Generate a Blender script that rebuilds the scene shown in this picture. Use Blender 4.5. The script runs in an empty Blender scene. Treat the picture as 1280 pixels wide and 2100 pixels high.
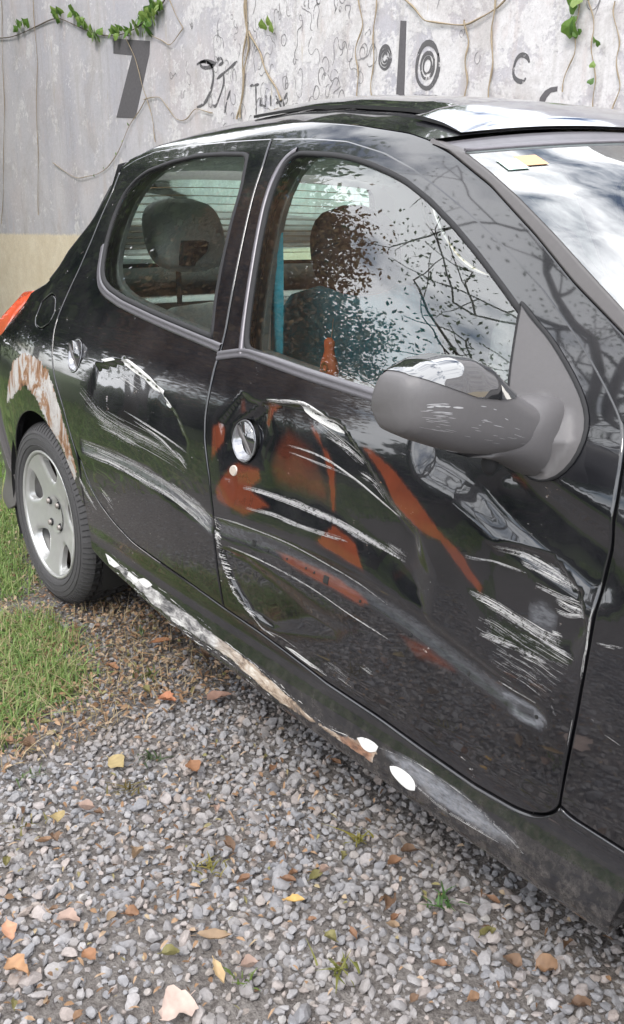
import bpy, math, random
import numpy as np
from mathutils import Vector, Matrix
from mathutils.geometry import delaunay_2d_cdt
random.seed(7); RNG=np.random.default_rng(11)
sc=bpy.context.scene; COL=sc.collection
# ------------------------------------------------------------- camera
cam=bpy.data.cameras.new('camera'); cam.sensor_fit='VERTICAL'; cam.sensor_height=36; cam.lens=32.353
cam.clip_start=.02; cam.clip_end=600
cob=bpy.data.objects.new('camera',cam); COL.objects.link(cob); sc.camera=cob
_yaw,_pit=0.92087,0.29970
_f=Vector((-math.sin(_yaw)*math.cos(_pit),math.cos(_yaw)*math.cos(_pit),-math.sin(_pit)))
cob.location=(2.68768,-.97310,1.15033); cob.rotation_euler=_f.to_track_quat('-Z','Y').to_euler()
# ------------------------------------------------------------- sky, sun, exposure
SUN_EL,SUN_AZ=math.radians(52),math.radians(-60)      # azimuth measured from +X
sdir=Vector((math.cos(SUN_AZ)*math.cos(SUN_EL),math.sin(SUN_AZ)*math.cos(SUN_EL),math.sin(SUN_EL)))
w=bpy.data.worlds.new('World'); sc.world=w; w.use_nodes=True
nt=w.node_tree; nt.nodes.clear()
def N(nt,t,**k):
    n=nt.nodes.new(t)
    for a,b in k.items(): setattr(n,a,b)
    return n
out=N(nt,'ShaderNodeOutputWorld'); bg=N(nt,'ShaderNodeBackground'); bg.inputs[1].default_value=.13
sky=N(nt,'ShaderNodeTexSky',sky_type='NISHITA',sun_disc=False,sun_elevation=SUN_EL,sun_rotation=math.pi/2-SUN_AZ)
tc=N(nt,'ShaderNodeTexCoord'); mp=N(nt,'ShaderNodeMapping'); mp.inputs['Scale'].default_value=(1,1,2.2); mp.inputs['Location'].default_value=(.7,.35,.2)
ns=N(nt,'ShaderNodeTexNoise'); ns.inputs['Scale'].default_value=3.4; ns.inputs['Detail'].default_value=7; ns.inputs['Roughness'].default_value=.6
cr=N(nt,'ShaderNodeValToRGB'); cr.color_ramp.elements[0].position=.36; cr.color_ramp.elements[1].position=.52
mx=N(nt,'ShaderNodeMixRGB'); mx.inputs[2].default_value=(17.5,17.8,18.4,1)
L=nt.links.new
L(tc.outputs['Generated'],mp.inputs[0]); L(mp.outputs[0],ns.inputs[0]); L(ns.outputs[0],cr.inputs[0]); L(cr.outputs[0],mx.inputs[0])
L(sky.outputs[0],mx.inputs[1]); L(mx.outputs[0],bg.inputs[0]); L(bg.outputs[0],out.inputs[0])
sl=bpy.data.lights.new('sun','SUN'); sl.energy=1.2; sl.angle=math.radians(14); sl.color=(1,.95,.88)
so=bpy.data.objects.new('sun',sl); COL.objects.link(so); so.rotation_euler=(-sdir).to_track_quat('-Z','Y').to_euler()
sc.view_settings.view_transform='Standard'; sc.view_settings.look='None'; sc.view_settings.exposure=0.72; sc.view_settings.gamma=1
sc.view_settings.use_curve_mapping=False
sc.render.engine='CYCLES'; sc.cycles.max_bounces=10; sc.cycles.transparent_max_bounces=16; sc.cycles.glossy_bounces=5
sc.cycles.use_denoising=True
# ------------------------------------------------------------- materials
def mat(name): 
    m=bpy.data.materials.new(name); m.use_nodes=True; nt=m.node_tree; nt.nodes.clear()
    o=N(nt,'ShaderNodeOutputMaterial'); return m,nt,o
def noise(nt,scale,detail=4,rough=.55,vec=None,stretch=None,dist=0):
    n=N(nt,'ShaderNodeTexNoise'); n.inputs['Scale'].default_value=scale; n.inputs['Detail'].default_value=detail
    n.inputs['Roughness'].default_value=rough; n.inputs['Distortion'].default_value=dist
    tc=N(nt,'ShaderNodeNewGeometry'); src=tc.outputs['Position']
    if stretch:
        mp=N(nt,'ShaderNodeMapping'); mp.inputs['Scale'].default_value=stretch; nt.links.new(src,mp.inputs[0]); src=mp.outputs[0]
    nt.links.new(src,n.inputs['Vector']); return n.outputs[0]
def ramp(nt,src,stops):
    r=N(nt,'ShaderNodeValToRGB'); e=r.color_ramp.elements
    while len(e)<len(stops): e.new(.5)
    for el,(p,c) in zip(e,stops):
        el.position=p; el.color=(c,c,c,1) if isinstance(c,(int,float)) else tuple(c)+(1,)
    nt.links.new(src,r.inputs[0]); return r.outputs[0]
def mixc(nt,f,a,b,mode='MIX'):
    m=N(nt,'ShaderNodeMixRGB',blend_type=mode)
    for i,v in ((0,f),(1,a),(2,b)):
        if hasattr(v,'is_linked'): nt.links.new(v,m.inputs[i])
        elif isinstance(v,(int,float)): m.inputs[i].default_value=v if i==0 else (v,v,v,1)
        else: m.inputs[i].default_value=tuple(v)+(1,)
    return m.outputs[0]
def mth(nt,op,a,b=None,clamp=False):
    m=N(nt,'ShaderNodeMath',operation=op); m.use_clamp=clamp
    for i,v in ((0,a),(1,b)):
        if v is None: continue
        if hasattr(v,'is_linked'): nt.links.new(v,m.inputs[i])
        else: m.inputs[i].default_value=v
    return m.outputs[0]
def bump(nt,h,strength=.3,dist=.01):
    b=N(nt,'ShaderNodeBump'); b.inputs['Strength'].default_value=strength; b.inputs['Distance'].default_value=dist
    nt.links.new(h,b.inputs['Height']); return b.outputs[0]
def prin(nt,o,**k):
    p=N(nt,'ShaderNodeBsdfPrincipled')
    for a,v in k.items():
        i=p.inputs[a.replace('_',' ')]
        if hasattr(v,'is_linked'): nt.links.new(v,i)
        elif isinstance(v,tuple) and len(v)==3: i.default_value=v+(1,)
        else: i.default_value=v
    nt.links.new(p.outputs[0],o.inputs[0]); return p
def simple(name,col,rough=.6,var=.25,scale=30,bmp=0,**k):
    m,nt,o=mat(name)
    n=noise(nt,scale,5)
    c=mixc(nt,n,tuple(v*(1-var) for v in col),tuple(min(1,v*(1+var)) for v in col))
    if bmp: k['Normal']=bump(nt,noise(nt,scale*4,4),bmp,.004)
    prin(nt,o,Base_Color=c,Roughness=rough,**k); return m
def attr(nt,name):
    a=N(nt,'ShaderNodeAttribute',attribute_name=name); return a.outputs['Fac']
M={}
def make_paint(name,worn=True):
    m,nt,o=mat(name)
    dust=ramp(nt,noise(nt,6,6,.65),[(.35,0),(.75,1)])
    col=mixc(nt,dust,(.0065,.007,.009),(.022,.021,.0235))
    rough=mixc(nt,dust,.14,.27); cw=1.0
    if worn:
        n1=noise(nt,60,5,.65,stretch=(1,1,2.2)); n2=noise(nt,210,3,.7); n3=noise(nt,22,5,.6)
        nn=mth(nt,'ADD',mth(nt,'MULTIPLY',n1,.5),mth(nt,'MULTIPLY',n3,.5))
        rag=mth(nt,'MULTIPLY',mth(nt,'SUBTRACT',nn,.5),2.6)
        pa=attr(nt,'primer');pr=mth(nt,'MULTIPLY',mth(nt,'MULTIPLY',mth(nt,'ADD',mth(nt,'SUBTRACT',pa,.06),mth(nt,'MULTIPLY',rag,.30)),1.25,True),mth(nt,'MINIMUM',mth(nt,'MULTIPLY',pa,1.25),1.0))  # red-brown reflections mixed with bare undercoat, painted as base colour
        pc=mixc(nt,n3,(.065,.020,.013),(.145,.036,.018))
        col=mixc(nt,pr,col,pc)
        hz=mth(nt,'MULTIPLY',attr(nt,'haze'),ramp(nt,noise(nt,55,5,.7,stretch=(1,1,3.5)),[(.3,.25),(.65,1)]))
        col=mixc(nt,mth(nt,'MULTIPLY',hz,.75),col,(.30,.31,.34))  # grey scuffs; on the sill a sky reflection painted into the colour
        ru=attr(nt,'rust')
        rm=mth(nt,'MULTIPLY',mth(nt,'ADD',mth(nt,'SUBTRACT',ru,.40),mth(nt,'MULTIPLY',rag,1.1)),7.,True)
        rc=mixc(nt,0.0,ramp(nt,noise(nt,13,7,.7,dist=1.0,stretch=(1,1,.6)),[(.36,(.10,.05,.028)),(.43,(.24,.13,.07)),(.475,(.29,.19,.13)),(.505,(.38,.36,.345)),(.64,(.50,.48,.46))]),0.5)
        rc=mixc(nt,ramp(nt,n2,[(.3,0),(.5,1)]),mixc(nt,.35,rc,(.16,.08,.05)),rc)
        col=mixc(nt,rm,col,rc)
        wn=attr(nt,'worn')
        wm=mth(nt,'MULTIPLY',mth(nt,'ADD',mth(nt,'SUBTRACT',wn,.42),mth(nt,'MULTIPLY',rag,.6)),8.,True)
        wx=ramp(nt,noise(nt,40,8,.74,stretch=(.45,1,1.6),dist=.8),[(.37,(.05,.045,.045)),(.44,(.17,.12,.085)),(.53,(.36,.29,.225)),(.66,(.56,.52,.46))])
        gx=N(nt,'ShaderNodeSeparateXYZ');gg=N(nt,'ShaderNodeNewGeometry');nt.links.new(gg.outputs['Position'],gx.inputs[0])
        wg=ramp(nt,noise(nt,38,7,.72,stretch=(.5,1,1.6),dist=.6),[(.36,(.04,.04,.043)),(.47,(.16,.155,.155)),(.56,(.33,.32,.31)),(.66,(.58,.57,.55))])
        wf=mth(nt,'MULTIPLY',mth(nt,'SUBTRACT',gx.outputs[0],mth(nt,'ADD',.86,mth(nt,'MULTIPLY',n3,.25))),6.,True)
        wx=mixc(nt,wf,wg,wx)
        wx=mixc(nt,attr(nt,'sillrust'),wx,ramp(nt,n1,[(.4,(.07,.03,.018)),(.6,(.25,.13,.08))]))
        col=mixc(nt,wm,col,wx)
        mud=mth(nt,'MULTIPLY',mth(nt,'MULTIPLY',mth(nt,'SUBTRACT',.30,gx.outputs[2]),6.,True),ramp(nt,noise(nt,45,6,.75),[(.42,0),(.68,.6)]))
        col=mixc(nt,mud,col,(.20,.175,.155))
        wh=attr(nt,'white'); wt=mth(nt,'MULTIPLY',mth(nt,'SUBTRACT',mth(nt,'ADD',wh,mth(nt,'MULTIPLY',n1,.3)),.55),8.,True)
        col=mixc(nt,wt,col,(.74,.74,.72))
        dull=mth(nt,'MAXIMUM',mth(nt,'MAXIMUM',mth(nt,'MAXIMUM',rm,mud),wm),mth(nt,'MAXIMUM',mth(nt,'MULTIPLY',hz,.5),wt))
        rough=mixc(nt,dull,rough,.75)
        cw=mth(nt,'SUBTRACT',1.0,mth(nt,'MULTIPLY',dull,.97))
        bb=bump(nt,mth(nt,'MULTIPLY',mth(nt,'MAXIMUM',rm,wm),n1),.5,.003)
        p=prin(nt,o,Base_Color=col,Roughness=rough,Specular_IOR_Level=.22,Coat_Weight=cw,Coat_Roughness=.028,Coat_IOR=1.6,Normal=bb)
    else:
        p=prin(nt,o,Base_Color=col,Roughness=rough,Specular_IOR_Level=.22,Coat_Weight=cw,Coat_Roughness=.028,Coat_IOR=1.6)
    return m
M['paint']=make_paint('black_paint',False); M['worn']=make_paint('worn_black_paint',True)
M['rubber']=simple('black_rubber',(.012,.0115,.013),.78,.3,60)
M['trim']=simple('grey_trim',(.085,.078,.078),.5,.15,90)
M['strip']=simple('weatherstrip',(.10,.095,.105),.38,.2,70)
M['satin']=simple('satin_strip',(.16,.15,.165),.3,.2,70,Metallic=.3)
M['dark']=simple('dark_cavity',(.012,.012,.012),.8)
M['plastic']=simple('mirror_plastic',(.102,.096,.098),.5,.08,140,bmp=.06)
M['capgloss']=simple('cap_gloss',(.02,.02,.022),.05,.1,40,Coat_Weight=1.0,Coat_Roughness=.01,Coat_IOR=2.3)
M['chrome']=simple('gloss_black',(.03,.03,.033),.06,.1,40,Coat_Weight=1.0,Coat_Roughness=.02,Coat_IOR=2.2)
M['mirrorcap']=simple('polished_cap',(.55,.55,.57),.07,.1,40,Metallic=1.0)
M['deflector']=simple('tinted_deflector',(.50,.51,.54),.10,.08,20,Metallic=1.0)
M['bowl']=simple('handle_lacquer',(.22,.22,.24),.22,.1,40,Metallic=.45,Coat_Weight=1.0,Coat_Roughness=.03,Coat_IOR=2.0)
M['lamp']=simple('red_lens',(.62,.10,.045),.15,.15,30,Coat_Weight=1.0,Coat_Roughness=.05,Emission_Strength=0.0)
M['alloy']=simple('silver_alloy',(.52,.52,.51),.33,.1,50,Metallic=.55,Coat_Weight=.3)
M['alloydirty']=simple('dirty_alloy',(.30,.27,.25),.5,.4,40,Metallic=.4)
M['brake']=simple('brown_brake',(.075,.045,.040),.7,.4,40)
M['tyre']=simple('tyre_rubber',(.058,.056,.058),.72,.25,80,bmp=.2)
M['headliner']=simple('headliner',(.68,.68,.66),.9,.08,60)
M['cloth']=simple('grey_cloth',(.64,.63,.61),.9,.15,120,bmp=.15)
M['teal']=simple('teal_cloth',(.045,.38,.50),.85,.35,40,bmp=.2)
M['blackcloth']=simple('black_cloth',(.025,.026,.027),.8,.3,60)
M['trimgrey']=simple('interior_plastic',(.33,.33,.32),.7,.1,80)
M['orange']=simple('orange_rubber',(.62,.13,.035),.5,.15,60)
M['brownin']=simple('brown_core',(.25,.10,.02),.6,.2,60)
M['straw']=simple('straw',(.33,.30,.20),.9,.4,90)
def scr():
    m,nt,o=mat('bare_filler');h=attr(nt,'hue')
    c=ramp(nt,h,[(0,(.13,.13,.14)),(.45,(.30,.295,.30)),(.8,(.48,.47,.46)),(1,(.62,.61,.59))])
    al=ramp(nt,mth(nt,'ADD',mth(nt,'MULTIPLY',noise(nt,150,5,.75),.8),mth(nt,'MULTIPLY',h,.22)),[(.46,.0),(.54,1)])
    p=N(nt,'ShaderNodeBsdfPrincipled');nt.links.new(c,p.inputs['Base Color']);p.inputs['Roughness'].default_value=.7
    t=N(nt,'ShaderNodeBsdfTransparent');x=N(nt,'ShaderNodeMixShader');nt.links.new(al,x.inputs[0]);nt.links.new(t.outputs[0],x.inputs[1]);nt.links.new(p.outputs[0],x.inputs[2]);nt.links.new(x.outputs[0],o.inputs[0]);return m
M['scratch']=scr()
M['scrapedim']=simple('grey_scrape',(.36,.355,.36),.7,.25,140)
M['silverlock']=simple('lock_metal',(.55,.48,.42),.4,.3,200,Metallic=.4)
def glass(name,tint,ior,dusty=.03,gl=1.0):
    m,nt,o=mat(name)
    t=N(nt,'ShaderNodeBsdfTransparent'); t.inputs[0].default_value=tint+(1,)
    g=N(nt,'ShaderNodeBsdfGlossy'); g.inputs['Roughness'].default_value=.0; g.inputs['Color'].default_value=(gl,gl,gl,1)
    f=N(nt,'ShaderNodeFresnel'); f.inputs['IOR'].default_value=ior
    x=N(nt,'ShaderNodeMixShader'); nt.links.new(f.outputs[0],x.inputs[0]); nt.links.new(t.outputs[0],x.inputs[1]); nt.links.new(g.outputs[0],x.inputs[2])
    d=N(nt,'ShaderNodeBsdfDiffuse'); d.inputs[0].default_value=(.55,.54,.52,1)
    y=N(nt,'ShaderNodeMixShader'); nt.links.new(mth(nt,'MULTIPLY',noise(nt,18,6,.7),dusty*2),y.inputs[0])
    nt.links.new(x.outputs[0],y.inputs[1]); nt.links.new(d.outputs[0],y.inputs[2]); nt.links.new(y.outputs[0],o.inputs[0]); return m
M['glass']=glass('side_glass',(.90,.97,.93),2.05,.010)
M['rearglass']=glass('rear_glass',(.72,.95,.86),1.5,.02)
M['wsglass']=glass('windscreen_glass',(.72,.88,.82),3.0,.03)
# ------------------------------------------------------------- mesh helpers
def link(o,parent=None):
    COL.objects.link(o)
    if parent is not None:
        o.parent=parent; o.matrix_parent_inverse=Matrix.Identity(4)
        q=parent
        off=Vector((0,0,0))
        while q is not None: off+=q.location; q=q.parent
        o.location=-off
    return o
def newobj(name,V,F,mats,parent=None,smooth=True,normals=None,mi=None,attrs=None):
    me=bpy.data.meshes.new(name); me.from_pydata([tuple(map(float,v)) for v in V],[],[tuple(map(int,f)) for f in F])
    for m in (mats if isinstance(mats,(list,tuple)) else [mats]): me.materials.append(m)
    if smooth: me.polygons.foreach_set('use_smooth',[True]*len(me.polygons))
    if mi is not None: me.polygons.foreach_set('material_index',list(map(int,mi)))
    if attrs:
        for k,v in attrs.items(): me.attributes.new(k,'FLOAT','POINT').data.foreach_set('value',np.asarray(v,np.float32))
    if normals is not None: me.normals_split_custom_set_from_vertices([tuple(map(float,n)) for n in normals])
    me.update()
    o=bpy.data.objects.new(name,me); return link(o,parent)
def tag(o,label=None,cat=None,group=None,kind=None):
    for k,v in (('label',label),('category',cat),('group',group),('kind',kind)):
        if v: o[k]=v
    return o
def thing(name,label,cat,loc,group=None):
    o=bpy.data.objects.new(name,None); COL.objects.link(o); o.location=loc; return tag(o,label,cat,group)
class MB:
    def __init__(s): s.V=[];s.F=[];s.mi=[];s.n=0;s.hue=[]
    def add(s,V,F,m=0):
        s.V+= [tuple(v) for v in V]; s.F+=[tuple(i+s.n for i in f) for f in F]; s.mi+=[m]*len(F); s.n+=len(V)
    def grid(s,R,m=0,closeu=False,closev=False):
        R=np.asarray(R);a,b=R.shape[:2];V=R.reshape(-1,3);F=[]
        for i in range(a if closeu else a-1):
            for j in range(b if closev else b-1):
                F.append((i*b+j,i*b+(j+1)%b,((i+1)%a)*b+(j+1)%b,((i+1)%a)*b+j))
        s.add(V,F,m)
    def tube(s,P,r,k=6,m=0,cap=True):
        P=np.asarray(P,float);n=len(P);r=np.broadcast_to(np.asarray(r,float),(n,))
        T=np.gradient(P,axis=0);T/=np.linalg.norm(T,axis=1)[:,None]+1e-9
        up=np.array([0,0,1.]) if abs(T[0][2])<.9 else np.array([1.,0,0]);R=[]
        for i in range(n):
            a=np.cross(T[i],up);a/=np.linalg.norm(a)+1e-9;b=np.cross(a,T[i]);up=b
            t=np.linspace(0,2*np.pi,k,endpoint=False);R.append(P[i]+r[i]*(np.cos(t)[:,None]*a+np.sin(t)[:,None]*b))
        s.grid(R,m,closev=True)
        if cap:
            b=s.n-n*k; s.F.append(tuple(b+j for j in range(k))); s.F.append(tuple(b+(n-1)*k+j for j in reversed(range(k)))); s.mi+=[m,m]
    def box(s,c,d,m=0,rz=0,ry=0):
        V=[]
        for i in(-1,1):
            for j in(-1,1):
                for k in(-1,1):
                    v=Vector((i*d[0]/2,j*d[1]/2,k*d[2]/2)); v.rotate(Matrix.Rotation(ry,3,'Y')); v.rotate(Matrix.Rotation(rz,3,'Z')); V.append(tuple(v+Vector(c)))
        s.add(V,[(0,1,3,2),(4,6,7,5),(0,4,5,1),(2,3,7,6),(0,2,6,4),(1,5,7,3)],m)
    def build(s,name,mats,parent=None,smooth=True): return newobj(name,s.V,s.F,mats,parent,smooth,mi=s.mi,attrs=dict(hue=s.hue) if len(s.hue)==len(s.V)>0 else None)
def bevel(o,wd=.006,seg=2,sub=0):
    b=o.modifiers.new('bevel','BEVEL'); b.width=wd; b.segments=seg; b.limit_method='ANGLE'
    return o
# ---- outline of the body side, metres: x forward from the rear axle, z up
def pch(xs,ys):
    xs=np.array(xs,float);ys=np.array(ys,float);h=np.diff(xs);d=np.diff(ys)/h
    m=np.zeros_like(ys);m[0]=d[0];m[-1]=d[-1]
    for i in range(1,len(xs)-1):
        m[i]=(d[i-1]*h[i]+d[i]*h[i-1])/(h[i]+h[i-1])
    def f(x):
        x=np.asarray(x,float);i=np.clip(np.searchsorted(xs,x)-1,0,len(h)-1)
        xc=np.clip(x,xs[0]-.3,xs[-1]+.3);t=(xc-xs[i])/h[i]
        tt=np.clip(t,0,1)
        a=(2*tt**3-3*tt**2+1)*ys[i]+(tt**3-2*tt**2+tt)*h[i]*m[i]+(-2*tt**3+3*tt**2)*ys[i+1]+(tt**3-tt**2)*h[i]*m[i+1]
        a=a+np.where(t<0,(t)*h[i]*m[0],0)+np.where(t>1,(t-1)*h[i]*m[-1],0)
        return a
    return f
SEC=pch([.13,.16,.185,.21,.25,.30,.36,.45,.55,.64,.72,.78,.83,.87,.90,.94,1.0,1.1,1.2,1.28,1.33,1.365,1.39],
        [.10,.035,.010,.003,.012,.026,.018,.008,.001,.001,.008,.018,.031,.046,.061,.077,.101,.144,.190,.231,.262,.290,.33])
PLAN=pch([-.75,-.6,-.45,-.3,-.1,.2,.6,1.0,1.5,2.0,2.4,2.7,3.05],[.20,.106,.066,.044,.024,.009,.001,0,0,.003,.012,.035,.14])
TAP=pch([-.7,-.3,0,.4,.9,1.3,1.8,2.3],[.30,.17,.10,.045,0,0,.03,.08])
def Y(x,z):
    x=np.asarray(x,float);z=np.asarray(z,float)
    return SEC(z)+PLAN(x)+TAP(x)*np.maximum(z-.85,0)**2/(np.maximum(z-.85,0)+.08)
DENTS=[];GROOVES=[]
def _pip(poly,x,z):
    c=np.zeros(x.shape,bool);n=len(poly)
    for i in range(n):
        x0,z0=poly[i][0],poly[i][1];x1,z1=poly[(i+1)%n][0],poly[(i+1)%n][1]
        if z0==z1: continue
        c^=((z0>z)!=(z1>z))&(x<(x1-x0)*(z-z0)/(z1-z0)+x0)
    return c
def _seg(x,z,a,b):
    dx,dz=b[0]-a[0],b[1]-a[1];L=dx*dx+dz*dz+1e-12
    t=np.clip(((x-a[0])*dx+(z-a[1])*dz)/L,0,1)
    return np.hypot(x-a[0]-t*dx,z-a[1]-t*dz),t
def soft_in(poly,x,z):
    m=np.full(x.shape,9.)
    n=len(poly)
    for i in range(n):
        a,b=poly[i],poly[(i+1)%n]
        d,t=_seg(x,z,a,b)
        m=np.minimum(m,d/(a[2]+(b[2]-a[2])*t))
    s=np.clip(m,0,1);s=s*s*(3-2*s)
    return np.where(_pip(poly,x,z),s,0)
def linedist(L,x,z):
    m=np.full(x.shape,9.)
    for a,b in zip(L[:-1],L[1:]): m=np.minimum(m,_seg(x,z,a,b)[0])
    return m
def D(x,z):
    x=np.asarray(x,float);z=np.asarray(z,float);sh=np.broadcast(x,z).shape
    x=np.broadcast_to(x,sh);z=np.broadcast_to(z,sh);r=np.zeros(sh)
    for poly,dep in DENTS: r=r+dep*soft_in(poly,x,z)
    for L,hw,dep in GROOVES:
        s=np.clip(linedist(L,x,z)/hw,0,1.6);r=r+dep*(1-np.clip((s-.35)/.95,0,1)**2*(3-2*np.clip((s-.35)/.95,0,1)))
    k=np.clip(r/.01,0,1)
    r=r+k*.12*(.0012*np.sin(41*x+23*z)+.001*np.sin(67*z-31*x+1)+.0007*np.sin(97*x+60*z))
    return r
def S(x,z): return Y(x,z)+D(x,z)
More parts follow.
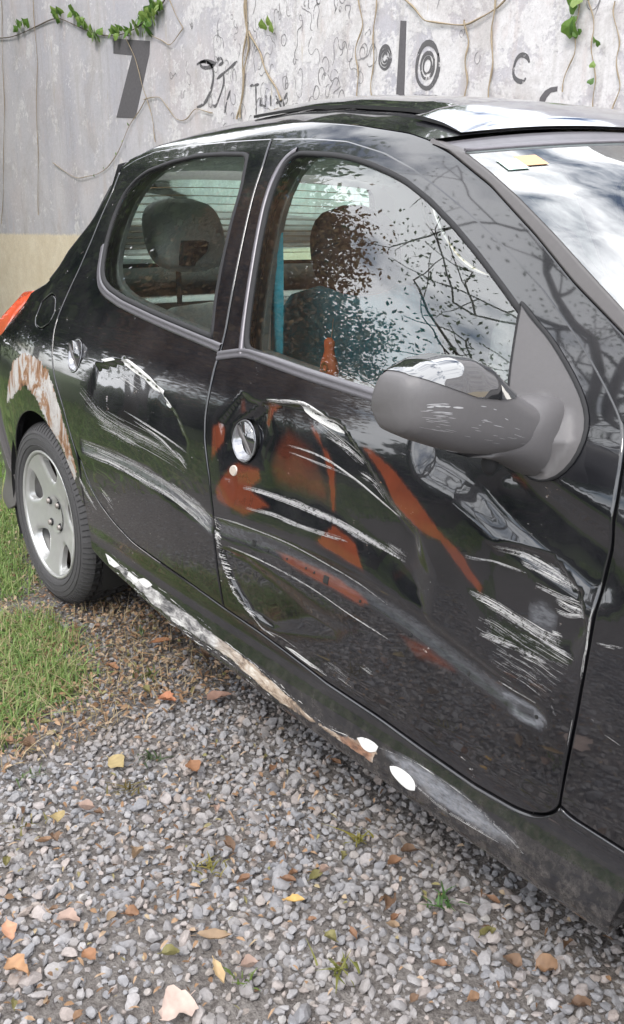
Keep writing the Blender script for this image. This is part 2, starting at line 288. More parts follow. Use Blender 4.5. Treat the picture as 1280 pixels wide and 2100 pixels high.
DATA={'rail': [(0.1151,1.3159),(0.1941,1.3356),(0.3076,1.3506),(0.5398,1.352),(0.7422,1.3466),(0.9076,1.3399),(1.0652,1.3295),(1.1952,1.3155),(1.3214,1.2868),(1.4192,1.2537),(1.5046,1.2173),(1.5818,1.1821),(1.6471,1.1495),(1.7132,1.1139),(1.7912,1.069),(1.8741,1.0115),(1.9163,0.9785),(1.9583,0.9422),(1.9879,0.9134)],'bseam': [(0.9307,1.2783),(0.9378,1.2176),(0.9614,1.1172),(0.9853,1.0182),(1.0042,0.9399),(1.0072,0.8856),(1.0128,0.8315),(1.0122,0.7642),(1.0186,0.7207),(1.0432,0.6431),(1.0547,0.561),(1.05,0.4993),(1.0504,0.4218),(1.0566,0.3496)],'doorbot': [(0.3525,0.5397),(0.3831,0.4905),(0.4363,0.4413),(0.5148,0.4039),(0.6145,0.3747),(0.7494,0.3631),(0.875,0.3539),(1.0559,0.337),(1.193,0.3283),(1.3083,0.3157),(1.4187,0.3033),(1.5716,0.2981),(1.6896,0.2896),(1.812,0.2832),(1.893,0.2853),(1.9235,0.2896),(1.949,0.3005),(1.9659,0.3151),(1.9772,0.3345)],'fseam': [(2.0103,0.8642),(2.0178,0.817),(2.0206,0.7691),(2.0164,0.7087),(2.0175,0.6667),(2.0146,0.6095),(2.0095,0.5548),(2.0033,0.4993),(1.9923,0.4314)],'rseam': [(0.1194,1.3036),(0.1403,1.2521),(0.1366,1.1885),(0.1369,1.117),(0.1268,1.0372),(0.1074,0.9709),(0.0916,0.9041),(0.114,0.8523),(0.1374,0.8005),(0.1742,0.7436),(0.2372,0.6828),(0.2919,0.6041)],'rearwin': [(0.8431,1.3068),(0.7324,1.3144),(0.5968,1.3192),(0.4669,1.3125),(0.3304,1.2962),(0.2709,1.2734),(0.2336,1.2362),(0.2293,1.1758),(0.2502,1.104),(0.2834,1.0476),(0.3176,1.0186),(0.3741,0.9988),(0.4811,0.9789),(0.682,0.9546),(0.8332,0.9385),(0.9548,0.9257),(0.9264,0.9979),(0.9041,1.0776),(0.8856,1.1655),(0.8745,1.2398)],'frontwin': [(1.0449,1.2979),(1.1125,1.292),(1.18,1.2853),(1.2387,1.2757),(1.2972,1.2622),(1.357,1.2457),(1.4091,1.2286),(1.4887,1.1939),(1.567,1.1525),(1.6422,1.1081),(1.714,1.0627),(1.7632,1.0303),(1.8081,0.9993),(1.8637,0.9512),(1.8725,0.8929),(1.8319,0.8701),(1.5168,0.882),(1.3163,0.8941),(1.0922,0.9135),(1.0702,0.9696),(1.0469,1.0408),(1.0216,1.1228),(1.003,1.1963),(1.0,1.2405),(1.0088,1.2794),(1.0217,1.2944)],'beltF': [(1.0029,0.8911),(1.0959,0.9072),(1.3196,0.8892),(1.52,0.8769),(1.6705,0.8693),(1.8249,0.8656)],'gutter': [(0.1322,1.3325),(0.2829,1.3626),(0.4843,1.3759),(0.6781,1.3793),(0.8587,1.3759),(1.0299,1.3637),(1.2111,1.3408),(1.3673,1.3145),(1.4274,1.2984),(1.5,1.2696),(1.6133,1.2153),(1.7421,1.139),(1.8397,1.0752),(1.942,1.017)],'rubR': [(1.5323,1.2709),(1.6008,1.239),(1.6849,1.1949),(1.7847,1.1372),(1.8573,1.0924),(1.934,1.0459)],'tgate': [(0.1114,1.3134),(0.145,1.2426),(0.089,1.1635),(-0.0129,1.0836),(-0.0209,1.0418),(-0.0676,0.9952),(-0.19,0.959)],'fuel': [(-0.0263,0.9623),(0.0298,0.9517),(0.0557,0.9151),(0.0465,0.8818),(0.0018,0.8617),(-0.0596,0.8678),(-0.0885,0.8909),(-0.0857,0.9335)],'rusta': [(-0.1251,0.7986),(0.0057,0.7977),(0.1183,0.778),(0.2016,0.7131),(0.2797,0.6157),(0.328,0.5066),(0.2952,0.4419),(0.2656,0.4569),(0.2057,0.543),(0.1169,0.5757),(0.0261,0.6454),(-0.0796,0.6742),(-0.2083,0.6215),(-0.3546,0.5589),(-0.3017,0.674),(-0.2372,0.752)],'rhandle': (0.3018,0.8192),'fhandle': (1.151,0.7373),'lock': (1.1202,0.6697),'holes': [(1.2059,0.5372,0.01),(1.2585,0.5366,0.005),(1.3225,0.5367,0.004),(1.3839,0.536,0.004),(1.4099,0.5351,0.0045),(1.4462,0.532,0.012),(1.5443,0.5223,0.005),(1.6737,0.5048,0.005),(1.8019,0.485,0.005),(1.9329,0.4665,0.006)],'scratch': {'rear': [([(0.5888,0.8408),(0.6418,0.8239),(0.7131,0.8095),(0.7726,0.7968),(0.822,0.7898),(0.839,0.7651),(0.8675,0.7657)],0.0117,60,0.00318,0.05,0.16),([(0.8675,0.7657),(0.9161,0.732),(0.9475,0.6963)],0.0037,8,0.00104,0.1,0.4),([(0.3652,0.7354),(0.4949,0.6879),(0.6252,0.6746),(0.7554,0.6675),(0.8629,0.6586),(0.9476,0.6461)],0.0398,40,0.00101,0.15,0.55),([(0.6305,0.7197),(0.7493,0.7068),(0.8585,0.6913),(0.9504,0.6752)],0.0051,10,0.00142,0.4,0.9),([(0.6865,0.706),(0.8251,0.6855),(0.9475,0.6472)],0.0077,12,0.00135,0.3,0.7),([(0.4814,0.6681),(0.5983,0.6602),(0.7312,0.6454)],0.0224,26,0.00117,0.15,0.5),([(0.873,0.6717),(0.9184,0.6636),(0.9518,0.647)],0.0125,10,0.00104,0.3,0.8),([(0.3663,0.5953),(0.5132,0.5988),(0.6474,0.5984),(0.7452,0.5938),(0.8583,0.5864),(0.9457,0.5715),(1.039,0.5532)],0.0188,90,0.0015,0.06,0.35),([(0.3648,0.5681),(0.5539,0.5771),(0.7193,0.5678),(0.8605,0.5581),(0.9687,0.5376),(1.041,0.5203)],0.013,70,0.00163,0.06,0.4),([(0.9338,0.5709),(0.9928,0.5562),(1.0391,0.534)],0.0322,50,0.00155,0.2,0.6),([(0.3231,0.4842),(0.3598,0.447),(0.4192,0.4145)],0.014,40,0.00162,0.1,0.4),([(0.3344,0.515),(0.3759,0.4889),(0.4363,0.4413),(0.5148,0.4039),(0.6145,0.3747),(0.769,0.3611)],0.003,16,0.00124,0.15,0.5),([(0.4626,0.4876),(0.5414,0.4519)],0.0205,12,0.00082,0.3,0.6),([(0.5598,0.7968),(0.6233,0.7904),(0.6888,0.778)],0.0055,8,0.00105,0.3,0.8),([(0.4825,0.8057),(0.5839,0.8056),(0.7251,0.7828)],0.0306,14,0.00068,0.2,0.5)],'front': [([(1.2224,0.8284),(1.2881,0.8359),(1.3281,0.8377),(1.38,0.8272),(1.4294,0.8102),(1.4559,0.8043)],0.0082,60,0.00185,0.1,0.4),([(1.3206,0.8386),(1.3695,0.8271),(1.4294,0.8102)],0.0092,60,0.00214,0.15,0.5),([(1.3723,0.8106),(1.4497,0.7887),(1.5232,0.7643)],0.0159,22,0.00076,0.25,0.7),([(1.4075,0.7901),(1.4794,0.7795),(1.5258,0.7648)],0.0049,12,0.00109,0.3,0.8),([(1.5071,0.7484),(1.5541,0.737),(1.5891,0.7156)],0.0095,14,0.00079,0.2,0.6),([(1.2964,0.7553),(1.373,0.7565),(1.4318,0.7499),(1.5173,0.7292),(1.6252,0.6935)],0.003,20,0.00098,0.3,0.8),([(1.2959,0.7431),(1.4344,0.7381),(1.5102,0.7319)],0.004,10,0.0007,0.2,0.6),([(1.1611,0.6427),(1.2311,0.6482),(1.3303,0.6516),(1.4219,0.6502),(1.5044,0.6435),(1.5824,0.6334),(1.6448,0.6233)],0.0092,110,0.00107,0.08,0.4),([(1.3303,0.6516),(1.4499,0.6497),(1.5571,0.6353)],0.0131,50,0.00098,0.1,0.4),([(1.5927,0.6447),(1.6477,0.6318)],0.0185,16,0.00064,0.3,0.8),([(1.1815,0.6075),(1.2758,0.6152),(1.3725,0.6155),(1.4582,0.6189),(1.5039,0.6199)],0.0073,60,0.00095,0.08,0.35),([(1.0603,0.5569),(1.1388,0.566),(1.2447,0.5704),(1.3432,0.5719),(1.4592,0.5612),(1.5408,0.5535),(1.6111,0.5372)],0.0027,34,0.00112,0.15,0.5),([(1.1082,0.5032),(1.2414,0.5092),(1.3411,0.5063),(1.4179,0.5006),(1.5167,0.485),(1.6204,0.4755)],0.0026,34,0.00102,0.12,0.4),([(1.1665,0.3646),(1.2108,0.3435),(1.2549,0.3417)],0.0047,20,0.00131,0.2,0.6),([(1.2866,0.3322),(1.3437,0.3268),(1.4245,0.3207)],0.0056,36,0.00172,0.15,0.5),([(1.2108,0.3435),(1.275,0.3508),(1.3323,0.3449)],0.0023,10,0.00096,0.3,0.7),([(1.7856,0.6762),(1.8301,0.6792),(1.8939,0.6792)],0.0033,22,0.00087,0.2,0.7),([(1.8324,0.7025),(1.8868,0.7039),(1.9384,0.6932),(1.9829,0.6796)],0.0094,60,0.00098,0.1,0.45),([(1.8824,0.6925),(1.9337,0.6853),(1.9745,0.679)],0.007,36,0.00093,0.15,0.5),([(1.9133,0.6668),(1.9558,0.6635),(1.9978,0.6622)],0.0062,30,0.00092,0.15,0.6),([(1.7959,0.6229),(1.8309,0.6172),(1.8757,0.6081),(1.9303,0.5984),(1.9654,0.5967)],0.0131,90,0.00114,0.1,0.4),([(1.9484,0.6576),(1.9735,0.6536),(2.0028,0.6539)],0.0092,36,0.00118,0.2,0.6),([(1.9465,0.641),(1.9712,0.6407),(2.0052,0.6506)],0.0054,26,0.00118,0.2,0.6),([(1.9463,0.6079),(1.9671,0.608)],0.0078,16,0.00108,0.3,0.8),([(1.9228,0.592),(1.9593,0.5874),(1.9938,0.5855)],0.0047,24,0.00109,0.2,0.7),([(1.8254,0.5643),(1.8576,0.5644),(1.8984,0.5652)],0.0083,30,0.00093,0.2,0.6),([(1.8984,0.5652),(1.948,0.5616)],0.0063,24,0.00099,0.2,0.7),([(1.8221,0.5932),(1.9089,0.5763),(1.9861,0.5697)],0.0486,60,0.00051,0.1,0.3),([(1.8512,0.54),(1.9164,0.5339),(1.9692,0.5208)],0.0487,34,0.00045,0.12,0.35),([(1.8573,0.4954),(1.8961,0.4933),(1.9351,0.4919)],0.0033,14,0.00069,0.2,0.6),([(1.4202,0.3476),(1.499,0.3381)],0.0314,10,0.00051,0.3,0.7),([(1.5348,0.3899),(1.5679,0.3835)],0.0201,6,0.00049,0.4,0.8),([(2.0128,0.6684),(2.0137,0.617),(2.0091,0.5606)],0.003,24,0.00115,0.1,0.4),([(2.0001,0.4994),(1.9928,0.4479)],0.0016,8,0.00055,0.2,0.6),([(1.9615,0.5016),(1.9705,0.4873)],0.0064,8,0.00067,0.3,0.6)],'wing': [([(2.0479,0.4971),(2.0803,0.49)],0.0022,10,0.00067,0.5,1.0),([(2.0283,0.6238),(2.0671,0.6286)],0.0058,26,0.00056,0.2,0.6)]},'tickline': [(1.0595,0.5544),(1.0593,0.5176),(1.0625,0.4902),(1.0746,0.4594),(1.0898,0.4178),(1.1103,0.3954),(1.1373,0.3777),(1.1665,0.3646)],'primer': [([(1.0389,0.752,0.0107),(1.0714,0.7694,0.0107),(1.0931,0.7521,0.0107),(1.0914,0.7215,0.0107),(1.0736,0.6984,0.0107),(1.0482,0.6675,0.0107)],1.0),([(1.0591,0.6219,0.0162),(1.1039,0.6826,0.0162),(1.1299,0.6966,0.0162),(1.2138,0.6985,0.0162),(1.2306,0.6676,0.0162),(1.1994,0.6481,0.0162),(1.2875,0.6323,0.0162),(1.1767,0.5799,0.0162),(1.0695,0.5898,0.0162)],1.0),([(1.215,0.8255,0.0062),(1.2719,0.8304,0.0062),(1.2379,0.8034,0.0062),(1.2283,0.7714,0.0062),(1.2059,0.7769,0.0062)],1.0),([(1.1202,0.821,0.0129),(1.1385,0.8321,0.0129),(1.1637,0.7927,0.0129),(1.1264,0.7813,0.0129)],0.6),([(1.343,0.8175,0.0106),(1.3923,0.7937,0.0106),(1.4103,0.7643,0.0106),(1.3878,0.7691,0.0106),(1.3568,0.7904,0.0106)],0.95),([(1.3909,0.7741,0.0092),(1.4182,0.7719,0.0092),(1.4505,0.7413,0.0092),(1.4628,0.6642,0.0092),(1.444,0.6509,0.0092),(1.4244,0.7183,0.0092)],0.85),([(1.2807,0.8098,0.0411),(1.3817,0.7813,0.0411),(1.4539,0.7068,0.0411),(1.4492,0.6522,0.0411),(1.264,0.6556,0.0411),(1.2236,0.6956,0.0411),(1.2462,0.7576,0.0411)],0.6),([(1.401,0.5931,0.0118),(1.4587,0.6473,0.0118),(1.5235,0.6283,0.0118),(1.5663,0.5733,0.0118),(1.4925,0.5814,0.0118)],1.0),([(1.2518,0.5406,0.0089),(1.3381,0.5509,0.0089),(1.4587,0.5514,0.0089),(1.5407,0.5386,0.0089),(1.5791,0.5287,0.0089),(1.5479,0.5094,0.0089),(1.463,0.5154,0.0089),(1.3426,0.5211,0.0089)],1.0),([(1.4979,0.8014,0.0087),(1.5404,0.8006,0.0087),(1.611,0.7752,0.0087),(1.6678,0.7437,0.0087),(1.7298,0.7038,0.0087),(1.7851,0.6799,0.0087),(1.8228,0.6393,0.0087),(1.8212,0.6161,0.0087),(1.785,0.6411,0.0087),(1.7282,0.6798,0.0087),(1.6802,0.6852,0.0087),(1.6176,0.7093,0.0087),(1.5848,0.7497,0.0087)],0.9),([(1.6218,0.5011,0.013),(1.7033,0.5066,0.013),(1.7896,0.4877,0.013),(1.7788,0.4682,0.013),(1.6802,0.4618,0.013)],0.6),([(1.8198,0.816,0.0074),(1.8445,0.8126,0.0074),(1.8743,0.8086,0.0074),(1.8722,0.7903,0.0074),(1.8382,0.8006,0.0074)],0.7),([(1.1723,0.3854,0.0296),(1.2904,0.4533,0.0296),(1.2937,0.3741,0.0296),(1.2189,0.3407,0.0296)],0.3),([(1.4037,0.4149,0.0267),(1.5442,0.4919,0.0267),(1.5545,0.4523,0.0267),(1.4664,0.4084,0.0267)],0.35),([(1.6026,0.5966,0.0236),(1.6795,0.6526,0.0236),(1.6954,0.6246,0.0236),(1.6307,0.5752,0.0236)],0.35)],'haze': [([(1.0672,0.545,0.0105),(1.2732,0.561,0.0105),(1.4297,0.559,0.0105),(1.5669,0.5516,0.0105),(1.6772,0.5386,0.0105),(1.7765,0.5162,0.0105),(1.8669,0.4937,0.0105),(1.9507,0.476,0.0105),(1.9457,0.4555,0.0105),(1.8619,0.461,0.0105),(1.7705,0.4806,0.0105),(1.6702,0.5053,0.0105),(1.5589,0.5207,0.0105),(1.4196,0.5288,0.0105),(1.2598,0.5292,0.0105),(1.0701,0.5127,0.0105)],0.24),([(1.8382,0.4833,0.0045),(1.8954,0.4843,0.0045),(1.9399,0.48,0.0045),(1.9551,0.4703,0.0045),(1.9461,0.4542,0.0045),(1.9221,0.4496,0.0045),(1.8423,0.4591,0.0045),(1.8966,0.4652,0.0045),(1.9253,0.4598,0.0045),(1.9319,0.4743,0.0045),(1.8866,0.4706,0.0045)],0.9),([(1.9003,0.6331,0.0112),(1.9241,0.652,0.0112),(1.9592,0.638,0.0112),(1.9548,0.6072,0.0112),(1.9085,0.5982,0.0112)],0.45),([(1.0603,0.5569,0.0084),(1.246,0.5729,0.0084),(1.4015,0.5654,0.0084),(1.4868,0.5525,0.0084),(1.273,0.5589,0.0084),(1.0707,0.5256,0.0084)],0.35),([(0.36,0.5957,0.0106),(0.6529,0.606,0.0106),(0.8603,0.5916,0.0106),(1.0469,0.5589,0.0106),(1.0413,0.5071,0.0106),(0.8602,0.5534,0.0106),(0.6391,0.5718,0.0106),(0.3653,0.5628,0.0106)],0.6)],'chips': {'rear': [[(0.5779,0.8361),(0.6144,0.8435),(0.6555,0.8365),(0.6956,0.8285),(0.7458,0.8165),(0.7845,0.8035),(0.8224,0.7953),(0.8204,0.7874),(0.7667,0.7883),(0.7336,0.7974),(0.7039,0.8072),(0.6659,0.8118),(0.6254,0.8197),(0.5895,0.8262)],[(0.829,0.782),(0.8468,0.7757),(0.8654,0.7653),(0.8505,0.758),(0.8305,0.7639)],[(0.4705,0.8271),(0.5288,0.838),(0.5481,0.8341),(0.4932,0.8234)]],'front': [[(1.3186,0.841),(1.3343,0.8432),(1.3632,0.8386),(1.3984,0.8308),(1.4193,0.8201),(1.4404,0.8102),(1.4561,0.8035),(1.4373,0.8029),(1.411,0.8063),(1.3807,0.811),(1.3556,0.8159),(1.3283,0.8242)],[(1.2862,0.3309),(1.3127,0.3347),(1.3605,0.3293),(1.3987,0.3229),(1.3744,0.3193),(1.3266,0.3243)]],'sill': [[(1.6288,0.2319),(1.6419,0.2378),(1.659,0.2394),(1.677,0.2381),(1.6911,0.2334),(1.697,0.2274),(1.6967,0.2192),(1.6816,0.2123),(1.664,0.2138),(1.6456,0.2188),(1.6326,0.2246)],[(1.5339,0.2426),(1.5442,0.2488),(1.5637,0.2527),(1.5812,0.253),(1.5901,0.2505),(1.5883,0.2406),(1.5717,0.2315),(1.5537,0.2318)],[(0.6308,0.275),(0.6583,0.2868),(0.6881,0.2867),(0.7084,0.2828),(0.6864,0.2688),(0.6565,0.2687)],[(0.4266,0.2868),(0.4492,0.2862),(0.4945,0.2827),(0.5206,0.2795),(0.4968,0.2676),(0.4593,0.2677)],[(0.5768,0.2798),(0.6368,0.2742),(0.6284,0.2642),(0.5741,0.2688)]]},'sillworn': [(0.4223,0.2897,0.0095),(0.521,0.2848,0.0095),(0.6743,0.2814,0.0095),(0.8545,0.2753,0.0095),(1.0168,0.2659,0.0095),(1.1813,0.257,0.0095),(1.3308,0.2392,0.0095),(1.4171,0.2266,0.0095),(1.4903,0.2334,0.0095),(1.5783,0.2535,0.0095),(1.5943,0.246,0.0095),(1.5871,0.213,0.0095),(1.4807,0.2124,0.0095),(1.2991,0.2093,0.0095),(1.0992,0.2294,0.0095),(0.9323,0.2282,0.0095),(0.7356,0.238,0.0095),(0.5802,0.2577,0.0095),(0.4728,0.2661,0.0095)],'sillrust': [(1.4761,0.2321,0.0093),(1.5842,0.2442,0.0093),(1.5868,0.2077,0.0093),(1.4953,0.2088,0.0093)],'sillwhite': [[(1.6285,0.2326,0.0026),(1.6454,0.2385,0.0026),(1.6773,0.2373,0.0026),(1.6959,0.2304,0.0026),(1.6977,0.2206,0.0026),(1.6779,0.2123,0.0026),(1.6524,0.2165,0.0026),(1.6358,0.2225,0.0026)],[(1.5336,0.2434,0.0027),(1.561,0.2524,0.0027),(1.5898,0.2513,0.0027),(1.5864,0.2389,0.0027),(1.5552,0.2316,0.0027)],[(0.6302,0.2761,0.0038),(0.6714,0.2881,0.0038),(0.7061,0.2821,0.0038),(0.6811,0.2685,0.0038)]],'sillhaze': [(1.5927,0.2507,0.0088),(1.679,0.2659,0.0088),(1.8081,0.2595,0.0088),(1.9268,0.2387,0.0088),(1.9432,0.2327,0.0088),(1.862,0.2255,0.0088),(1.7545,0.2207,0.0088),(1.6261,0.2386,0.0088)],'sillred': [(1.1389,0.2877,0.0149),(1.2415,0.2869,0.0149),(1.3346,0.2706,0.0149),(1.3909,0.2531,0.0149),(1.3092,0.251,0.0149),(1.1983,0.261,0.0149)],'wall': {'seven': [(-5.99,2.834),(-5.28,2.714),(-5.3,2.616),(-5.633,2.115),(-6.024,2.156),(-5.635,2.644),(-6.008,2.708)],'bar': [(-2.027,2.375),(-1.973,2.364),(-1.975,1.907),(-2.053,1.917)],'hook': [(-0.898,1.777),(-0.889,1.825),(-0.858,1.855),(-0.82,1.868),(-0.775,1.868),(-0.776,1.844),(-0.818,1.842),(-0.845,1.818),(-0.864,1.774)],'ringc': [(-1.775,2.089)],'ring1': [(-1.674,2.077),(-1.782,2.224)],'ring0': [(-2.165,2.184),(-2.105,2.177),(-2.167,2.255)],'ringp': [(-1.032,1.986),(-0.973,1.979),(-1.038,2.055)],'squig': [(-4.487,2.437),(-4.447,2.458),(-4.333,2.436),(-4.2,2.398),(-4.261,2.377),(-4.413,2.388),(-4.496,2.431),(-4.462,2.46),(-4.296,2.428),(-4.223,2.387),(-4.22,2.315),(-4.279,2.214),(-4.328,2.153),(-4.417,2.103),(-4.519,2.109)],'squig2': [(-4.184,2.428),(-4.111,2.429),(-4.091,2.395),(-4.157,2.382)],'squig3': [(-4.192,2.287),(-4.044,2.33),(-3.886,2.377)],'squig4': [(-4.088,2.318),(-4.084,2.247),(-4.148,2.161),(-4.227,2.082),(-4.271,2.104)],'squig5': [(-3.994,2.184),(-4.047,2.119),(-4.089,2.026)],'squig6': [(-3.717,2.186),(-3.591,2.183)],'squig7': [(-3.636,2.191),(-3.637,1.973)],'squig8': [(-3.567,2.089),(-3.582,2.04),(-3.51,2.023),(-3.502,2.1)],'squig9': [(-3.444,2.094),(-3.44,2.016)],'squig10': [(-3.375,2.083),(-3.302,1.99)],'squig11': [(-3.376,2.03),(-3.289,2.045)],'squig12': [(-3.227,2.088),(-3.277,2.044),(-3.271,1.988)],'vine': [(-9.241,3.287),(-8.61,3.213),(-8.162,3.194),(-7.603,3.196),(-7.185,3.209),(-6.866,3.093),(-6.485,2.963),(-6.121,2.86),(-5.818,2.83),(-5.64,2.836),(-5.336,2.861),(-5.062,2.931),(-4.867,3.02)],'leaves': [(-8.202,3.325),(-8.119,3.25),(-8.003,3.256),(-8.295,3.252),(-7.229,3.238),(-7.162,3.201),(-7.084,3.219),(-6.788,3.194),(-6.743,3.118),(-6.631,3.1),(-6.551,3.037),(-6.482,3.043),(-6.364,2.958),(-6.272,2.92),(-6.202,2.884),(-5.954,2.865),(-5.881,2.879),(-5.81,2.885),(-5.637,2.859),(-5.604,2.815),(-5.446,2.87),(-5.38,2.883),(-5.341,2.823),(-5.286,2.903),(-5.226,2.875),(-5.176,2.844),(-5.239,2.922),(-5.166,2.941),(-5.109,2.894),(-5.061,2.946),(-5.013,2.909),(-5.093,2.966),(-4.973,2.961),(-0.655,2.247),(-0.669,2.233),(-0.652,2.128),(-0.631,2.107),(-0.655,2.101),(-0.537,2.053),(-0.514,2.036),(-0.533,1.94),(-0.534,1.863),(-3.477,2.566),(-3.402,2.577),(-3.366,2.53)],'twig1': [(-5.702,2.809),(-5.595,2.654),(-5.473,2.479),(-5.376,2.268),(-5.26,2.056),(-5.24,1.892)],'twig2': [(-5.406,2.251),(-5.13,2.255),(-4.982,2.151),(-4.838,2.033),(-4.679,2.028),(-4.536,2.095),(-4.244,2.047)],'twig3': [(-5.376,2.268),(-5.509,2.179),(-5.718,2.072),(-5.857,1.933),(-6.006,1.833),(-6.294,1.714),(-6.53,1.655),(-6.95,1.643),(-7.379,1.739),(-7.603,1.824)],'twig4': [(-3.69,2.565),(-3.534,2.353),(-3.398,2.172),(-3.277,2.044)],'twig5': [(-1.974,2.479),(-1.818,2.348),(-1.65,2.296),(-1.452,2.266),(-1.304,2.281),(-1.233,2.307),(-1.182,2.327),(-1.133,2.367)],'twig6': [(-7.776,3.5),(-7.834,2.899),(-8.008,2.024),(-8.147,1.295)],'twig7': [(-8.718,3.613),(-8.863,2.874),(-9.049,2.089),(-9.405,1.19)],'twig8': [(-3.701,2.802),(-3.736,2.578),(-3.787,2.283),(-3.834,1.976)],'twig9': [(-3.747,2.81),(-3.713,2.476),(-3.77,2.212),(-3.884,1.962)],'twig10': [(-1.246,2.381),(-1.244,2.211),(-1.239,2.011),(-1.241,1.795)],'twig11': [(-2.405,2.58),(-2.386,2.408),(-2.432,2.242),(-2.41,1.96)],'twig12': [(-2.246,2.525),(-2.262,2.276),(-2.271,1.932)],'twig13': [(-0.672,2.261),(-0.666,2.057),(-0.712,1.901),(-0.736,1.833)],'twig14': [(-0.45,2.223),(-0.412,2.022),(-0.38,1.864),(-0.401,1.72)],'twig15': [(-0.596,2.248),(-0.546,1.973),(-0.515,1.718)],'twig16': [(-1.454,2.292),(-1.432,2.086),(-1.431,1.839)],'twig17': [(-4.926,3.012),(-4.664,2.716),(-4.921,2.623),(-5.341,2.816)]},'ground': {'grassA': [(-1.537,0.253),(-1.17,0.343),(-0.125,-0.008),(-0.122,-0.074),(-0.242,-0.161)],'grassB': [(-0.052,-0.222),(0.043,-0.072),(0.17,-0.029),(0.31,-0.027),(0.4,-0.095),(0.551,-0.091),(0.622,-0.176),(0.662,-0.308),(0.751,-0.377),(0.772,-0.485)],'litter': [(-0.199,-0.175),(0.051,0.021),(0.165,0.271),(0.762,0.209),(0.838,0.087),(0.771,-0.044),(0.855,-0.24),(0.887,-0.522)],'leaves': [(0.997,-0.235),(1.108,-0.102),(0.866,0.114),(0.501,0.143),(0.559,-0.034),(0.804,0.0),(1.114,-0.418),(1.355,-0.606),(1.392,-0.513),(1.441,-0.621),(1.485,-0.52),(1.664,-0.459),(1.577,-0.336),(1.648,-0.37),(1.588,-0.176)],'scraps': [(0.732,-0.292),(0.667,-0.222),(0.813,-0.365),(0.765,-0.394),(0.724,-0.02),(0.775,-0.16),(0.893,-0.293),(1.21,0.041),(1.272,0.172),(1.291,0.102),(1.523,-0.134),(1.159,0.056),(1.238,-0.255),(1.141,-0.342),(1.118,-0.359),(1.162,-0.469),(1.182,-0.548),(1.169,-0.447),(1.226,-0.133),(1.272,-0.143),(1.432,-0.114),(1.556,-0.102),(1.553,-0.082),(1.543,-0.027),(1.613,0.041),(1.603,0.088),(1.695,-0.045),(1.727,-0.062),(1.738,-0.078),(1.709,0.025),(1.71,-0.142),(1.697,-0.178),(1.846,0.036),(1.849,0.05),(1.848,-0.076),(1.92,0.019),(1.946,0.123),(1.964,0.051),(2.042,0.035),(1.875,-0.155),(1.933,-0.086),(1.561,-0.411),(1.661,-0.322),(1.44,-0.421),(1.425,-0.451),(1.346,-0.525),(1.584,-0.583),(1.524,-0.609),(1.503,-0.652),(1.534,-0.152),(1.485,-0.217),(1.304,-0.342),(1.64,-0.177),(1.797,0.109),(1.386,-0.186),(0.321,-0.121),(0.673,-0.172),(0.517,0.034),(0.48,0.251),(0.645,0.203),(0.281,0.048),(0.06,0.066),(0.379,0.176)],'tufts': [(1.006,-0.161),(0.643,0.029),(1.747,0.043),(1.756,-0.206),(1.412,-0.246),(1.509,0.038),(1.092,-0.252),(1.09,-0.476),(1.682,-0.336),(0.392,0.136),(0.927,-0.409)]},'scrapspot': [(95,1490),(130,1450),(60,1540),(20,1530),(300,1420),(215,1470),(150,1550),(560,1575),(690,1560),(650,1590),(600,1795),(545,1550),(330,1690),(205,1675),(180,1670),(90,1735),(15,1780),(115,1730),(430,1640),(445,1665),(560,1735),(650,1800),(665,1790),(705,1760),(810,1770),(840,1745),(800,1860),(810,1890),(805,1905),(870,1835),(725,1920),(680,1930),(995,1920),(1010,1915),(900,1985),(1050,1985),(1160,1945),(1120,2000),(1190,2075),(850,2055),(970,2060),(350,1960),(510,1985),(270,1880),(230,1885),(110,1870),(160,2085),(95,2050),(30,2060),(590,1810),(500,1810),(280,1760),(640,1890),(1010,1850),(470,1740),(100,1330),(170,1440),(265,1350),(390,1300),(420,1350),(200,1290),(150,1240),(310,1290)]}
DENTS= [([(1.218,0.8298,0.012),(1.3322,0.8412,0.012),(1.4546,0.8226,0.012),(1.5429,0.77,0.014),(1.6077,0.7262,0.02),(1.6829,0.6917,0.03),(1.7342,0.6296,0.08),(1.7165,0.5313,0.06),(1.5728,0.553,0.1),(1.4074,0.5825,0.1),(1.1205,0.5721,0.09),(1.0748,0.6466,0.05),(1.107,0.7651,0.03)],0.013),([(1.0635,0.7642,0.015),(1.1325,0.8342,0.012),(1.2163,0.8258,0.015),(1.2649,0.7627,0.07),(1.2451,0.6827,0.08),(1.0651,0.6393,0.06)],0.006),([(0.4376,0.8137,0.02),(0.5966,0.8416,0.008),(0.7849,0.8025,0.008),(0.8907,0.7518,0.01),(0.9547,0.7031,0.03),(0.9625,0.647,0.14),(0.7562,0.6442,0.2),(0.3703,0.671,0.16)],0.009),([(1.8147,0.7084,0.02),(1.8773,0.7199,0.014),(1.9386,0.7135,0.012),(1.9909,0.6827,0.012),(2.0126,0.6378,0.014),(2.0066,0.5707,0.05),(1.9342,0.5333,0.07),(1.8265,0.5469,0.07),(1.7764,0.6265,0.07)],0.01),([(1.0625,0.4902,0.012),(1.0962,0.4199,0.012),(1.1697,0.3611,0.012),(1.2493,0.3524,0.02),(1.4805,0.4037,0.08),(1.5143,0.4568,0.08),(1.3389,0.4871,0.04),(1.1698,0.5098,0.03)],0.008)]
